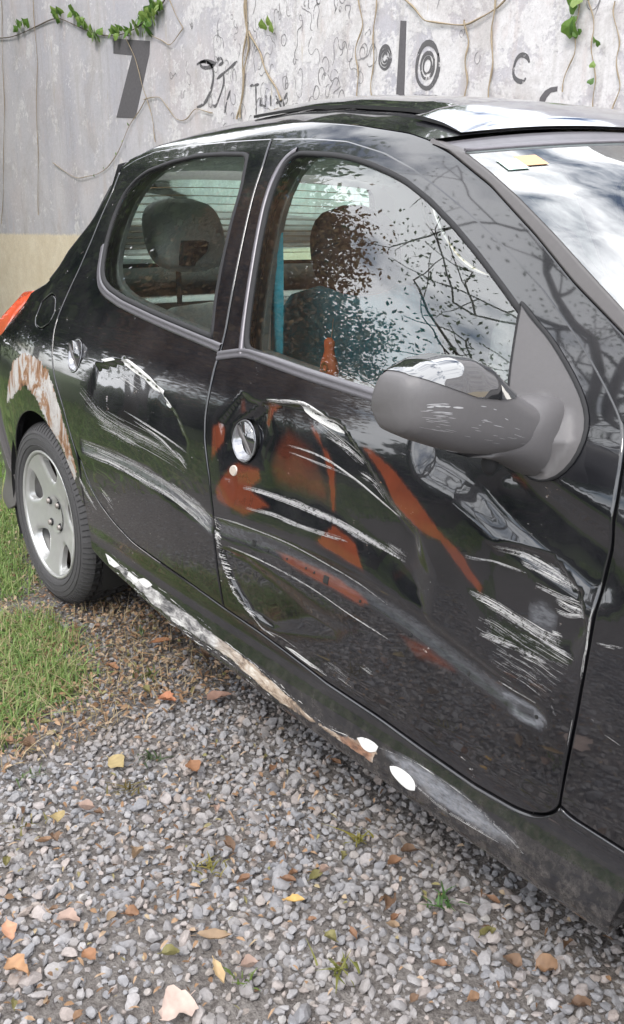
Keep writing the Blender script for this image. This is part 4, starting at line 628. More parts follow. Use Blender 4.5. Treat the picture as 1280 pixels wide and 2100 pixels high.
# underbody and arches
mb=MB();mb.box((1.15,YC,.24),(2.9,1.38,.05));mb.build('floor_pan',M['dark'],car,False)
for cx in(0,2.442):
    for far in(False,True):
        a=np.radians(np.linspace(-25,205,26));g=[]
        for y in(.05,.12,.26,.36):
            yy=2*YC-y if far else y;g.append(np.stack([cx+.36*np.cos(a),np.full(26,yy),.29+.36*np.sin(a)],1))
        mb=MB();mb.grid(g);c0=len(mb.V)
        yb=2*YC-.36 if far else .36
        mb.add([(cx,yb,.29)]+[tuple(v) for v in g[-1]],[(0,i+1,i+2) for i in range(25)])
        mb.build('arch_liner',M['dark'],car)
# wheels
def wheel(cx,far):
    w=bpy.data.objects.new('wheel',None);link(w,car);y0=.030 if not far else 2*YC-.030;s=1 if not far else -1;cz=.291
    def rev(prof,n=72,mbx=None,m=0):
        t=np.linspace(0,2*np.pi,n,endpoint=False)
        g=[np.stack([cx+r*np.cos(t),np.full(n,y0+s*dy),cz+r*np.sin(t)],1) for r,dy in prof]
        (mbx).grid(g,m,closev=True)
    mb=MB()
    rev([(.2035,.006),(.2075,.0005),(.216,-.004),(.232,-.0065),(.25,-.0055),(.266,-.001),(.279,.010),(.2865,.022),(.289,.03)],96,mb)
    # tread blocks: grooved rings with slanting cuts
    n=240;t=np.linspace(0,2*np.pi,n,endpoint=False)
    ys=[.03,.048,.050,.056,.058,.090,.092,.099,.101,.133,.135,.142,.144,.168,.182]
    rr=[.2885,.2905,.281,.281,.2912,.2915,.281,.281,.2915,.2912,.281,.281,.2905,.2885,.280];g=[]
    for k,(yy,r0) in enumerate(zip(ys,rr)):
        lug=((np.arange(n)+int(k*1.7))%5<2)
        r1=np.where(lug&(r0>.287),r0-.008,r0);g.append(np.stack([cx+r1*np.cos(t),np.full(n,y0+s*yy),cz+r1*np.sin(t)],1))
    tm=MB();tm.grid(g,0,closev=True)
    for k in range(96):
        a=2*math.pi*k/96;tm.tube([(cx+r*math.cos(a+da),y0+s*dy,cz+r*math.sin(a+da)) for r,da,dy in((.266,0,-.0012),(.279,.012,.0088),(.2868,.02,.0205),(.2898,.026,.031))],.0016,4,cap=False);tm.build('tread',M['tyre'],w,False)
    rev([(.280,.182),(.25,.192),(.21,.185)],72,mb)
    for yy in(-.0062,):  # sidewall ribs
        for r in(.2235,.243,.258): 
            tt=np.linspace(0,2*np.pi,73)
            mb.tube(np.stack([cx+r*np.cos(tt),np.full(73,y0+s*(yy+.001*(r>.25)*2)),cz+r*np.sin(tt)],1),.0012,5,cap=False)
    mb.build('tyre',M['tyre'],w)
    # rim: lip, barrel, five broad spokes with the dish between them
    mb=MB();rev([(.2035,.008),(.205,.001),(.2005,-.001),(.195,.003),(.1925,.010),(.189,.030),(.182,.12),(.182,.16)],72,mb,0)
    rev([(.183,.062),(.05,.058)],48,mb,2);rev([(.125,.050),(.125,.060),(.06,.052)],48,mb,2)
    wnd=[]
    for k in range(5):
        a0=math.radians(85+72*k);q=[]
        for r,da in((.104,0),(.108,.12),(.122,.22),(.145,.29),(.166,.32),(.179,.29),(.184,.20),(.186,0),(.184,-.20),(.179,-.29),(.166,-.32),(.145,-.29),(.122,-.22),(.108,-.12)):
            q.append((r*math.cos(a0+da),r*math.sin(a0+da)))
        q=resamp(q,.006,True,3,170);wnd.append(q[::-1] if area2(q)>0 else q)
    a0=np.linspace(0,2*np.pi,120,endpoint=False);ro=np.stack([.192*np.cos(a0),.192*np.sin(a0)],1);ri_=np.stack([.058*np.cos(a0[::3]),.058*np.sin(a0[::3])],1)[::-1]
    rings=[ro,ri_]+wnd;pts=[];ed=[];bq=0
    for q in rings: pts+=[Vector(v) for v in q];k=len(q);ed+=[(bq+i,bq+(i+1)%k) for i in range(k)];bq+=k
    gx,gz=np.meshgrid(np.arange(-.19,.19,.008),np.arange(-.19,.19,.008));gx=gx.ravel();gz=gz.ravel();rr_=np.hypot(gx,gz);kk=(rr_<.188)&(rr_>.062)
    for q in wnd: kk&=~_pip(q,gx,gz)
    allp=np.vstack(rings);kk&=np.array([np.min(np.hypot(allp[:,0]-x,allp[:,1]-z))>.004 for x,z in zip(gx,gz)])
    pts+=[Vector((x,z)) for x,z in zip(gx[kk],gz[kk])]
    vc,_,fc,*_r=delaunay_2d_cdt(pts,ed,[],1,1e-7);vc=np.array([tuple(v) for v in vc]);fc=np.array([f for f in fc if len(f)==3]);cc=vc[fc].mean(1)
    kp=(np.hypot(cc[:,0],cc[:,1])<.1915)&(np.hypot(cc[:,0],cc[:,1])>.058)
    for q in wnd: kp&=~_pip(q,cc[:,0],cc[:,1])
    fc=fc[kp]
    def fy(x,z):
        r=np.hypot(x,z);dm=np.full(np.shape(x),9.)
        for q in wnd: dm=np.minimum(dm,linedist(np.vstack([q,q[:1]]),x,z))
        a_=np.clip(1-dm/.012,0,1);return np.interp(r,[.06,.1,.16,.192],[.027,.024,.014,.006])+.006*a_**2
    V=np.stack([cx+vc[:,0],y0+s*fy(vc[:,0],vc[:,1]),cz+vc[:,1]],1);mb.add(V,[tuple(f) for f in fc],0)
    for q in wnd:
        yv=fy(q[:,0],q[:,1]);g=[np.stack([cx+q[:,0]*e,y0+s*(yv+d),cz+q[:,1]*e],1) for e,d in((1,0),(.995,.005),(.975,.017))];mb.grid(g,0,closev=True)
    rev([(.061,.024),(.045,.027),(.030,.029),(.012,.030),(.001,.030)],40,mb,0)
    mb.build('rim',[M['alloy'],M['alloydirty'],M['brake']],w)
    for k in range(4):
        a=math.radians(45+90*k);c=(cx+.050*math.cos(a),cz+.050*math.sin(a));mb=MB()
        for r,d0,d1,m in((.0125,.0255,.0235,1),(.0085,.0235,.016,0)):
            tt=np.linspace(0,2*np.pi,7 if m==0 else 13)[:-1];g=[np.stack([c[0]+q*np.cos(tt),np.full(len(tt),y0+s*dd),c[1]+q*np.sin(tt)],1) for q,dd in((r,d0+.004),(r,d1),(r*.7,d1-.001),(.0005,d1-.001 if m==0 else d1+.006))];mb.grid(g,m,closev=True)
        mb.build('wheel_bolt',[M['alloydirty'],M['rubber']],w)
    return w
for cx in(0,2.442):
    for far in(False,True): wheel(cx,far)
# door mirror
sm=bpy.data.objects.new('side_mirror',None);link(sm,car)
ys=[-.2585,-.2565,-.250,-.236,-.208,-.168,-.127,-.092,-.062,-.036,-.004,.012,.022]
zt=[.956,.970,.981,.988,.997,1.000,.995,.983,.962,.945,.928,.920,.915]
zb=[.932,.921,.912,.906,.895,.882,.872,.866,.863,.860,.858,.859,.862]
dx=[.010,.022,.032,.042,.049,.053,.053,.052,.050,.047,.043,.040,.038]
ys=[y if y>-.06 else -.06+(y+.06)*.885 for y in ys]
def msec(y,o=0,full=True,t=None):
    a=np.interp(y,ys,zt);b=np.interp(y,ys,zb);d=np.interp(y,ys,dx);zc=(a+b)/2;h=(a-b)/2
    t=np.linspace(0,2*np.pi,40,endpoint=False) if t is None else t
    c,s_=np.cos(t),np.sin(t);ex=np.where(c>0,.62,.4)
    X=1.868+np.sign(c)*np.abs(c)**ex*np.where(c>0,d+o,.030+o);Z=zc+np.sign(s_)*np.abs(s_)**.70*(h+o)
    return np.stack([X,np.full(len(t),y),Z],1)
yq=np.unique(np.concatenate([np.linspace(ys[0],ys[3],9),np.linspace(ys[3],.022,34)]))
g=np.array([msec(y) for y in yq]);mb=MB();mb.grid(g,0,closev=True)
mb.F.append(tuple(range(40))[::-1]);mb.mi.append(0)
hs=mb.build('mirror_housing',M['plastic'],sm)
mb=MB();g=[]
for y,a,b,dxx in((-.10,.8655,.862,.02),(-.075,.870,.857,.034),(-.045,.905,.848,.044),(-.012,.925,.834,.050),(.015,.930,.820,.050),(.04,.930,.810,.044),(.07,.925,.803,.034),(.10,.920,.80,.03)):
    t=np.linspace(0,2*np.pi,36,endpoint=False);c,s_=np.cos(t),np.sin(t);g.append(np.stack([1.866+.15*max(y,0)+np.sign(c)*np.abs(c)**.75*np.where(c>0,dxx-.003,.03),np.full(36,y),(a+b)/2+np.sign(s_)*np.abs(s_)**.8*((a-b)/2-.001)],1))
mb.grid(np.array(g),closev=True);mb.build('mirror_arm',M['plastic'],sm)
cy=[-.243,-.228,-.192,-.144,-.093,-.057,-.040];cy=[-.224,-.209,-.177,-.134,-.089,-.057,-.040];cz_=[.983,.978,.966,.951,.943,.941,.944]
yq2=np.linspace(-.222,-.042,30);G2=[]
for y in yq2:
    a=np.interp(y,ys,zt);b=np.interp(y,ys,zb);zc=(a+b)/2;h=(a-b)/2;v=np.clip((np.interp(y,cy,cz_)-zc)/h,-1,1);t0=math.asin(abs(v)**(1/.70)*(1 if v>0 else -1))
    G2.append(msec(y,.0014,t=np.linspace(t0,2.5,16)))
mb=MB();mb.grid(np.array(G2));mb.build('mirror_cap',M['capgloss'],sm)
sailp=[(1.7632,1.044),(1.795,1.022),(1.832,1.002),(1.883,.963),(1.920,.930),(1.942,.900),(1.948,.872),(1.940,.845),(1.925,.825),(1.90,.812),(1.87,.815),(1.845,.835),(1.825,.865),(1.800,.905),(1.785,.95),(1.773,1.0)]
sp=[q+(.055,) for q in sailp]
core=[(1.80,.915,.05),(1.86,.93,.05),(1.92,.91,.05),(1.936,.875,.04),(1.91,.822,.03),(1.865,.822,.03),(1.83,.858,.04)]
def sailfn(x,z):
    x=np.asarray(x,float);z=np.asarray(z,float);return Y(x,z)-.006-.042*soft_in(core,x,z)
panel('mirror_base',sailp,M['plastic'],sm,h=.008,fn=sailfn,seam=0,depth=.02,inset=.004)
band('base_gasket',sailp,[(-.003,-.002),(0,.004),(.003,-.002)],M['rubber'],sm,fn=lambda x,z:Y(x,z)-.004)
mb=MB();c=np.array([1.862,-.040,.842]);g=[]
for k in np.linspace(-1,1,9): 
    r=.0125*math.sqrt(max(1-k*k,.02));t=np.linspace(0,2*np.pi,14,endpoint=False);g.append(np.stack([c[0]+r*np.cos(t),c[1]+r*np.sin(t)*1.0,np.full(14,c[2]+.016*k)],1))
mb.grid(g,closev=True);mb.tube([c,c+np.array([.0,.012,.03])],.006,6);mb.build('mirror_knob',M['rubber'],sm)
SCU=[]
mb=MB()
for _ in range(60):
    y=RNG.choice([RNG.normal(-.205,.012),RNG.normal(-.10,.035)]);fz=RNG.uniform(-.65,.1);
    a=np.interp(y,ys,zt);b=np.interp(y,ys,zb);t0=math.asin(max(-1,min(1,abs(fz)**(1/.70)*(1 if fz>0 else -1))))
    ln=RNG.uniform(.004,.022);q=[]
    for k in range(4):
        yy=min(max(y+ln*k/3,-.225),.0);q.append([msec(yy,.0005,t=np.array([t0+dt]))[0] for dt in(-.0025*(2-abs(k-1.5)),.0025*(2-abs(k-1.5)))])
    mb.grid(np.array(q))
o=mb.build('paint_scratches',M['scrapedim'],sm);o['kind']='stuff'
# ---- cabin
def sloft(rows,name,m,parent,seg=28,p=.55,cap=True):
    """rows: (centre, half widths along a and b, axis a, axis b)"""
    mb=MB();t=np.linspace(0,2*np.pi,seg,endpoint=False);c,s_=np.cos(t),np.sin(t);c=np.sign(c)*np.abs(c)**p;s_=np.sign(s_)*np.abs(s_)**p
    g=[np.array(C_)+np.outer(c*wa,A)+np.outer(s_*wb,B) for C_,wa,wb,A,B in rows];mb.grid(g,closev=True)
    n=mb.n;mb.F+=[tuple(range(seg))[::-1],tuple(range(n-seg,n))];mb.mi+=[0,0];return mb.build(name,m,parent)
A_=np.array([0,1.,0])
def seat(name,x,y,w,top,mm,headm,lean=.26,cush=True,headz=.0,hw=.13):
    st=bpy.data.objects.new(name,None);link(st,car)
    zz=[.40,.44,.55,.70,.82,.90,.935,.945];B=np.array([math.cos(lean),0,math.sin(lean)])
    rows=[]
    for z,wk,tk in zip(zz,[.90,.98,1,1,.96,.86,.70,.45],[.04,.065,.075,.07,.06,.05,.036,.015]):
        z2=.36+(z-.40)*(top-.36)/.545;rows.append(((x-math.tan(lean)*(z2-.4),y,z2),w*wk,tk,A_,B))
    sloft(rows,'backrest',mm,st)
    if cush:
        rows=[]
        for xx,tk,wk in zip([x-.04,x+.02,x+.2,x+.4,x+.47,x+.49],[.03,.06,.065,.06,.045,.015],[.85,.95,1,1,.95,.85]): rows.append(((xx,y,.36),w*wk,tk,A_,np.array([0,0,1.])))
        sloft(rows,'cushion',mm,st)
    hx=x-math.tan(lean)*(top-.4)+.01;rows=[]
    for k in np.linspace(-1,1,13):
        e=math.sqrt(max(1-abs(k)**2.6,.02));rows.append(((hx-math.tan(.2)*k*.08,y,top+.125+headz+k*.105),hw*e**.8,.045*e**.6,A_,np.array([1.,0,0])))
    hd=sloft(rows,'headrest',headm,st,p=.8)
    for dy in(-.06,.06):
        mb=MB();mb.tube([(hx,y+dy,top-.03),(hx,y+dy,top+.06+headz)],.006,6);mb.build('headrest_post',M['rubber'],st)
    return st
s1=seat('front_seat',1.08,.47,.255,1.02,M['teal'],M['blackcloth'],.20,headz=-.05);s1['label']='front passenger seat with a blue-green cover'
seat('front_seat',1.05,2*YC-.46,.235,.93,M['cloth'],M['blackcloth'],.20)
rb_=seat('rear_seat',.30,YC,.60,.93,M['cloth'],M['cloth'],.24,headz=-5)
for o in list(rb_.children):
    if o.name.split('.')[0] in('headrest','headrest_post'): bpy.data.objects.remove(o)
for y in(.47,):
    rows=[]
    for k in np.linspace(-1,1,15):
        e=math.sqrt(max(1-abs(k)**2.4,.02));rows.append(((.155-.03*k,y,1.128+k*.105),.128*e**.55,.055*e**.5,A_,np.array([1.,0,0])))
    sloft(rows,'headrest',M['cloth'],rb_,p=.6)
    mb=MB();mb.box((.222,y-.01,1.078),(.02,.095,.07),0,.25,.25);mb.tube([(.19,y-.045,1.06),(.19,y-.045,.93)],.009,6);mb.build('headrest_bracket',M['blackcloth'],rb_)
mb=MB();g=loft(RP,rc*.8,rbw,rp,31);g[...,2]-=.045;g[...,1]=YC+(g[...,1]-YC)*.94;mb.grid(g);mb.build('headliner',M['headliner'],car)
mb=MB();g=[]
for x,z in((2.12,.86),(2.0,.90),(1.86,.90),(1.78,.86),(1.76,.74),(1.80,.55),(1.9,.45)):
    g.append([(x+.05*(1-abs(2*u-1)**2),.13+1.39*u,z) for u in np.linspace(0,1,15)])
mb.grid(g);mb.build('dashboard',M['trimgrey'],car)
mb=MB();tt=np.linspace(0,2*np.pi,33);cw=np.array([1.66,1.19,.83]);ax=np.array([-.35,0,.94])
mb.tube(cw+.185*(np.outer(np.cos(tt),A_)+np.outer(np.sin(tt),ax)),.014,8,cap=False)
for a in(.3,2.8,4.7): mb.tube([cw,cw+.18*(math.cos(a)*A_+math.sin(a)*ax)],.016,6)
mb.tube([cw,cw+np.array([.2,0,-.1])],.03,8);mb.build('steering_wheel',M['rubber'],car)
mb=MB();g=[]
for x,z in((-.5,.90),(-.15,.93),(.12,.93)): g.append([(x,.17+1.31*u,z) for u in np.linspace(0,1,5)])
mb.grid(g);mb.build('parcel_shelf',M['cloth'],car)
# belt webbing and centre pillar trim behind the front window's rear edge
mb=MB()
for k,dxx in enumerate((0,.022)):
    pts=rs3([(1.09+dxx,.135,.80),(1.05+dxx,.17,1.02),(1.00+dxx*.4,.215,1.14)],8)
    mb.grid(np.stack([pts+np.array([-.009,0,0]),pts+np.array([.009,0.004,0])],1))
mb.build('seat_belt',M['teal'],car)
# ============================================================= GROUND
G_=DATA['ground']
m,nt,o=mat('gravel_ground')
n1=noise(nt,90,4,.7);n2=noise(nt,2.5,5,.6)
far=ramp(nt,noise(nt,.9,4),[(.4,0),(.6,1)])
c=mixc(nt,ramp(nt,n1,[(.35,0),(.65,1)]),(.085,.072,.066),(.22,.20,.185))
sep=N(nt,'ShaderNodeSeparateXYZ');gp=N(nt,'ShaderNodeNewGeometry');nt.links.new(gp.outputs['Position'],sep.inputs[0])
gm=mth(nt,'MAXIMUM',mth(nt,'MULTIPLY',mth(nt,'SUBTRACT',mth(nt,'MULTIPLY',sep.outputs[1],-1),mth(nt,'ADD',2.6,mth(nt,'MULTIPLY',far,.8))),2.,True),
      mth(nt,'MULTIPLY',mth(nt,'SUBTRACT',mth(nt,'MULTIPLY',sep.outputs[0],-1),mth(nt,'ADD',.9,mth(nt,'MULTIPLY',far,.5))),2.,True))
c=mixc(nt,gm,c,mixc(nt,n1,(.035,.055,.016),(.085,.115,.035)))
prin(nt,o,Base_Color=c,Roughness=.95,Normal=bump(nt,n1,.8,.02))
mb=MB();xs=np.concatenate([[-60,-20],np.arange(-4,4.01,.16),[20,60]]);ys_=np.concatenate([[-60,-20],np.arange(-4,3.01,.16),[20,60]])
gx,gy=np.meshgrid(xs,ys_,indexing='ij');gz=-.014+.006*np.sin(3.1*gx+1.3*gy)+.005*np.sin(5.3*gy-2.2*gx)
mb.grid(np.stack([gx,gy,gz],2));gr=mb.build('ground',m);gr['kind']='structure'
def hgt(x,y): return -.014+.006*np.sin(3.1*x+1.3*y)+.005*np.sin(5.3*y-2.2*x)
# ---- gravel: every stone real geometry, joined
def ico(sub):
    import bmesh
    b=bmesh.new();bmesh.ops.create_icosphere(b,subdivisions=sub,radius=1)
    V=np.array([v.co[:] for v in b.verts]);F=np.array([[v.index for v in f.verts] for f in b.faces]);b.free();return V,F
def polyin(P,x,y): return _pip([q[:2] for q in P],np.asarray(x,float),np.asarray(y,float))
def gravel(name,x,y,size,lift,sub,m,tone):
    V0,F0=ico(sub);n=len(x);var=[]
    for k in range(14):
        d=np.ones(len(V0))
        for _ in range(13):
            a=RNG.normal(size=3);a/=np.linalg.norm(a);c=RNG.uniform(.48,.85);dd=V0@a;d=np.minimum(d,np.where(dd>c,c/np.maximum(dd,1e-3),9))
        V=V0*d[:,None];V=V*(1+.05*np.sin(V0@RNG.normal(size=3)*4)[:,None]);var.append(V)
    var=np.array(var);vi=RNG.integers(0,14,n)
    sc3=np.stack([size*RNG.uniform(.85,1.35,n),size*RNG.uniform(.65,1.05,n),size*RNG.uniform(.5,.85,n)],1)
    P=var[vi]*sc3[:,None,:]
    th=RNG.uniform(0,2*np.pi,n);tl=RNG.normal(0,.45,n);t2=RNG.normal(0,.45,n)
    def rot(P,a,i,j):
        c,s=np.cos(a)[:,None],np.sin(a)[:,None];Q=P.copy();Q[...,i]=c*P[...,i]-s*P[...,j];Q[...,j]=s*P[...,i]+c*P[...,j];return Q
    P=rot(rot(rot(P,tl,0,2),t2,1,2),th,0,1)
    P+=np.stack([x,y,hgt(x,y)+lift],1)[:,None,:]
    nv=len(V0);V=P.reshape(-1,3);F=(F0[None]+ (np.arange(n)*nv)[:,None,None]).reshape(-1,3)
    me=bpy.data.meshes.new(name);me.vertices.add(len(V));me.vertices.foreach_set('co',V.astype(np.float32).ravel())
    me.loops.add(F.size);me.loops.foreach_set('vertex_index',F.astype(np.int32).ravel());me.polygons.add(len(F))
    me.polygons.foreach_set('loop_start',np.arange(0,F.size,3,dtype=np.int32));me.polygons.foreach_set('use_smooth',np.full(len(F),False))
    me.update(calc_edges=True);me.validate()
    me.attributes.new('tone','FLOAT','POINT').data.foreach_set('value',np.repeat(tone,nv).astype(np.float32))
    me.attributes.new('hue','FLOAT','POINT').data.foreach_set('value',np.repeat(RNG.uniform(0,1,n),nv).astype(np.float32))
    me.materials.append(m);ob=bpy.data.objects.new(name,me);COL.objects.link(ob);ob['kind']='stuff';return ob
m,nt,o=mat('grey_stones')
hue=attr(nt,'hue');tn=attr(nt,'tone')
c=ramp(nt,hue,[(0,(.20,.20,.212)),(.4,(.25,.246,.255)),(.7,(.285,.276,.279)),(.84,(.315,.282,.272)),(.94,(.27,.23,.21)),(1,(.33,.32,.312))])
c=mixc(nt,1.0,c,mixc(nt,tn,(.84,.84,.84),(1.12,1.115,1.11)),'MULTIPLY')
fine=noise(nt,160,5,.7);c=mixc(nt,1.0,c,mixc(nt,fine,(.62,.61,.60),(1.35,1.35,1.35)),'MULTIPLY')
c=mixc(nt,ramp(nt,noise(nt,3.3,5,.6),[(.46,0),(.72,.40)]),c,(.24,.185,.14))
prin(nt,o,Base_Color=c,Roughness=.88,Normal=bump(nt,fine,.35,.004));MG=m
def scatter(x0,x1,y0,y1,sp,keep=None):
    gx,gy=np.meshgrid(np.arange(x0,x1,sp),np.arange(y0,y1,sp));x=gx.ravel()+RNG.uniform(-.45,.45,gx.size)*sp;y=gy.ravel()+RNG.uniform(-.45,.45,gx.size)*sp
    if keep is not None: k=keep(x,y);x,y=x[k],y[k]
    return x,y
GA,GB,LT=G_['grassA'],G_['grassB'],G_['litter']
def dens(x,y):
    v=.5+.5*np.sin(2.3*x+1.1)*np.sin(3.1*y+.4)
    return v
def keepg(x,y):
    dirt=(polyin(LT,x,y)&(RNG.uniform(size=x.size)<.42))|(polyin(GB,x,y)&(RNG.uniform(size=x.size)<.85))|(polyin(GA,x,y)&(RNG.uniform(size=x.size)<.8))
    bare=np.exp(-((x-1.62)**2+(y+.52)**2)/.03)+np.exp(-((x-2.0)**2+(y+.18)**2)/.012)
    return ~dirt&(RNG.uniform(size=x.size)>.55*bare)&~((x<-.0)&(y<.15)&(RNG.uniform(size=x.size)<.6))
x,y=scatter(.15,2.75,-1.25,.70,.0187,keepg);nr_=(x>1.15)&(y<.12)&(y>-.85)
for nm_,k,sb_ in(('gravel',nr_,2),('coarse_gravel',~nr_,1)):
    xx,yy=x[k],y[k];n=len(xx);gravel(nm_,xx,yy,np.clip(RNG.lognormal(math.log(.0102),.30,n),.0055,.021),RNG.uniform(-.003,.009,n),sb_,MG,RNG.uniform(0,1,n))
x,y=scatter(-.9,2.8,-1.3,1.1,.0165,keepg);n=len(x)
gravel('small_gravel',x,y,np.clip(RNG.lognormal(math.log(.0062),.35,n),.003,.012),RNG.uniform(-.004,.004,n),1,MG,RNG.uniform(0,1,n))
# ---- litter crumbs and grass
def flakes(name,x,y,size,m,lift=.004):
    n=len(x);t=RNG.uniform(0,2*np.pi,n);L_=size*RNG.uniform(.6,1.6,n);W_=size*RNG.uniform(.2,.6,n);mbV=[]
    u=np.array([[-1,0],[-.3,-1],[.5,-.8],[1,0],[.4,.9],[-.4,.8]])
    a=u[None,:,0]*L_[:,None];b=u[None,:,1]*W_[:,None]
    X=x[:,None]+a*np.cos(t)[:,None]-b*np.sin(t)[:,None];Y_=y[:,None]+a*np.sin(t)[:,None]+b*np.cos(t)[:,None]
    Z=hgt(x,y)[:,None]+lift+RNG.uniform(0,.010,n)[:,None]+a*RNG.normal(0,.35,n)[:,None]+b*RNG.normal(0,.5,n)[:,None]+.003*np.abs(u[None,:,1])
    V=np.stack([X,Y_,Z],2).reshape(-1,3);F=[tuple(range(6*i,6*i+6)) for i in range(n)]
    ob=newobj(name,V,F,m,None,False,attrs=dict(hue=np.repeat(RNG.uniform(0,1,n),6)));ob['kind']='stuff';return ob
m,nt,o=mat('leaf_crumbs');c=ramp(nt,attr(nt,'hue'),[(0,(.10,.055,.03)),(.3,(.20,.115,.06)),(.6,(.31,.20,.12)),(.8,(.36,.27,.19)),(1,(.16,.15,.05))])
prin(nt,o,Base_Color=c,Roughness=.85);MCr=m
x,y=scatter(-1.2,1.25,-.6,.8,.0125,lambda x,y:(polyin(LT,x,y)&(RNG.uniform(size=x.size)<.6))|((x<.85)&(y>-.12)&(RNG.uniform(size=x.size)<.25)))
x2,y2=scatter(.3,2.7,-1.2,.5,.033,lambda x,y:(np.sin(4.1*x+2*y)*np.sin(3.3*y-x+.7)>.15)|(RNG.uniform(size=x.size)<.25))
flakes('leaf_litter',np.r_[x,x2],np.r_[y,y2],np.r_[np.full(len(x),.0085),np.full(len(x2),.0065)],MCr,.008)
def grass(name,x,y,hmin,hmax,m,seg=3,lean=.7,wid=.0022,base=0):
    n=len(x);h=RNG.uniform(hmin,hmax,n);t=RNG.uniform(0,2*np.pi,n);ln=np.abs(RNG.normal(0,lean,n));s=np.linspace(0,1,seg+1)
    cx=x[:,None]+np.cos(t)[:,None]*h[:,None]*(ln[:,None]*s**1.8);cy=y[:,None]+np.sin(t)[:,None]*h[:,None]*(ln[:,None]*s**1.8)
    cz=hgt(x,y)[:,None]+base+h[:,None]*s*(1-.28*np.minimum(ln,1.6)[:,None]*s)
    w=wid*RNG.uniform(.6,1.4,n)[:,None]*(1-s**2*.92);px,py=-np.sin(t)[:,None]*w,np.cos(t)[:,None]*w
    V=np.stack([np.stack([cx-px,cy-py,cz],2),np.stack([cx+px,cy+py,cz],2)],2).reshape(n,-1,3);k=V.shape[1];F=[]
    for i in range(n):
        b=i*k
        for j in range(seg): F.append((b+2*j,b+2*j+1,b+2*j+3,b+2*j+2))
    ob=newobj(name,V.reshape(-1,3),F,m,None,True,attrs=dict(hue=np.repeat(RNG.uniform(0,1,n),k)));return ob
def leafmat(name,stops,tr=.35,rough=.6):
    m,nt,o=mat(name);c=ramp(nt,attr(nt,'hue'),stops)
    c=mixc(nt,1.0,c,mixc(nt,noise(nt,70,4),(.75,.75,.75),(1.2,1.2,1.2)),'MULTIPLY')
    p=N(nt,'ShaderNodeBsdfPrincipled');nt.links.new(c,p.inputs['Base Color']);p.inputs['Roughness'].default_value=rough
    t=N(nt,'ShaderNodeBsdfTranslucent');nt.links.new(c,t.inputs[0]);x=N(nt,'ShaderNodeMixShader');x.inputs[0].default_value=tr
    nt.links.new(p.outputs[0],x.inputs[1]);nt.links.new(t.outputs[0],x.inputs[2]);nt.links.new(x.outputs[0],o.inputs[0]);return m
MGr=leafmat('grass_blades',[(0,(.11,.19,.05)),(.4,(.19,.31,.08)),(.75,(.29,.37,.125)),(.9,(.30,.30,.13)),(1,(.38,.33,.19))])
def patch(P,sp,grow=0.):
    q=np.array([a[:2] for a in P]);return scatter(q[:,0].min()-.05,q[:,0].max()+.05,q[:,1].min()-.05,q[:,1].max()+.05,sp,lambda x,y:polyin(P,x+RNG.normal(0,.025,x.size),y+RNG.normal(0,.025,x.size)))
xa,ya=patch(GA,.0085);xb,yb=patch(GB,.0075)
xc,yc_=scatter(-6,-.75,-3.5,1.9,.05,lambda x,y:RNG.uniform(size=x.size)<.8)
xd,yd=scatter(-3,3.5,-4.6,-2.4,.05)
ob=grass('grass',np.r_[xa,xb],np.r_[ya,yb],.018,.062,MGr,wid=.0018,lean=1.0);ob['kind']='stuff'
ob=grass('lawn_grass',np.r_[xc,xd],np.r_[yc_,yd],.05,.13,MGr,2,.8,.007);ob['kind']='stuff'
ms=leafmat('straw_blades',[(0,(.30,.22,.12)),(1,(.45,.36,.22))])
xs_,ys2=scatter(-.4,1.0,-.55,.2,.022,lambda x,y:(polyin(GB,x,y)|polyin(LT,x,y))&(RNG.uniform(size=x.size)<.55))
ob=grass('dry_grass',xs_,ys2,.03,.06,ms,3,1.4,.0014,.006);ob['kind']='stuff'
# ============================================================= FALLEN LEAVES, WEEDS
def fleaf(name,c,L_,W_,rz,col,curl=.25,lobed=False,twist=.0,lift=.022):
    n=9;s=np.linspace(0,1,n);wv=np.sin(np.pi*np.clip(s*1.02,0,1))**.8*W_
    if lobed: wv=np.array([.12,.85,1.,.95,.62,.50,.36,.22,.02])*W_
    if lobed=='broad': wv=np.array([.45,1.,1.05,.92,.75,.55,.42,.30,.10])*W_
    G2=[]
    for k in(-1,-.5,0,.5,1):
        a=(s-.5)*L_+RNG.normal(0,.03,n)*L_*abs(k);b=k*wv*.5+RNG.normal(0,.05,n)*W_*abs(k)
        z=curl*L_*((s-.5)**2)+curl*.9*W_*k*k*np.sin(np.pi*s)+twist*k*(s-.5)*W_+RNG.normal(0,.012,n)*L_
        G2.append(np.stack([a,b,z],1))
    G2=np.array(G2);cz,szn=math.cos(rz),math.sin(rz);tx_=RNG.normal(0,.15)
    X=G2[...,0]*cz-G2[...,1]*szn;Yv=G2[...,0]*szn+G2[...,1]*cz;Z=G2[...,2]-G2[...,2].min()+tx_*G2[...,1]
    mb=MB();mb.grid(np.stack([X,Yv,Z],2))
    mb.tube([(-.5*L_*cz-.0,-.5*L_*szn,.1*curl*L_+.002),(-.68*L_*cz,-.68*L_*szn,.004)],.0008,4)
    mt=LM.setdefault(col,leafmat('dead_leaf',[(0,tuple(v*.8 for v in col)),(1,tuple(min(1,v*1.15) for v in col))],.2,.65))
    ob=mb.build(name,mt);at=ob.data.attributes.new('hue','FLOAT','POINT');at.data.foreach_set('value',RNG.uniform(.2,.9,len(ob.data.vertices)).astype(np.float32))
    ob.location=(c[0],c[1],float(hgt(np.array(c[0]),np.array(c[1])))+lift);return ob
LM={}
OR,YE,BR,PK,TN,OL=(.29,.145,.075),(.36,.275,.13),(.16,.095,.058),(.38,.27,.22),(.31,.215,.135),(.20,.18,.07)
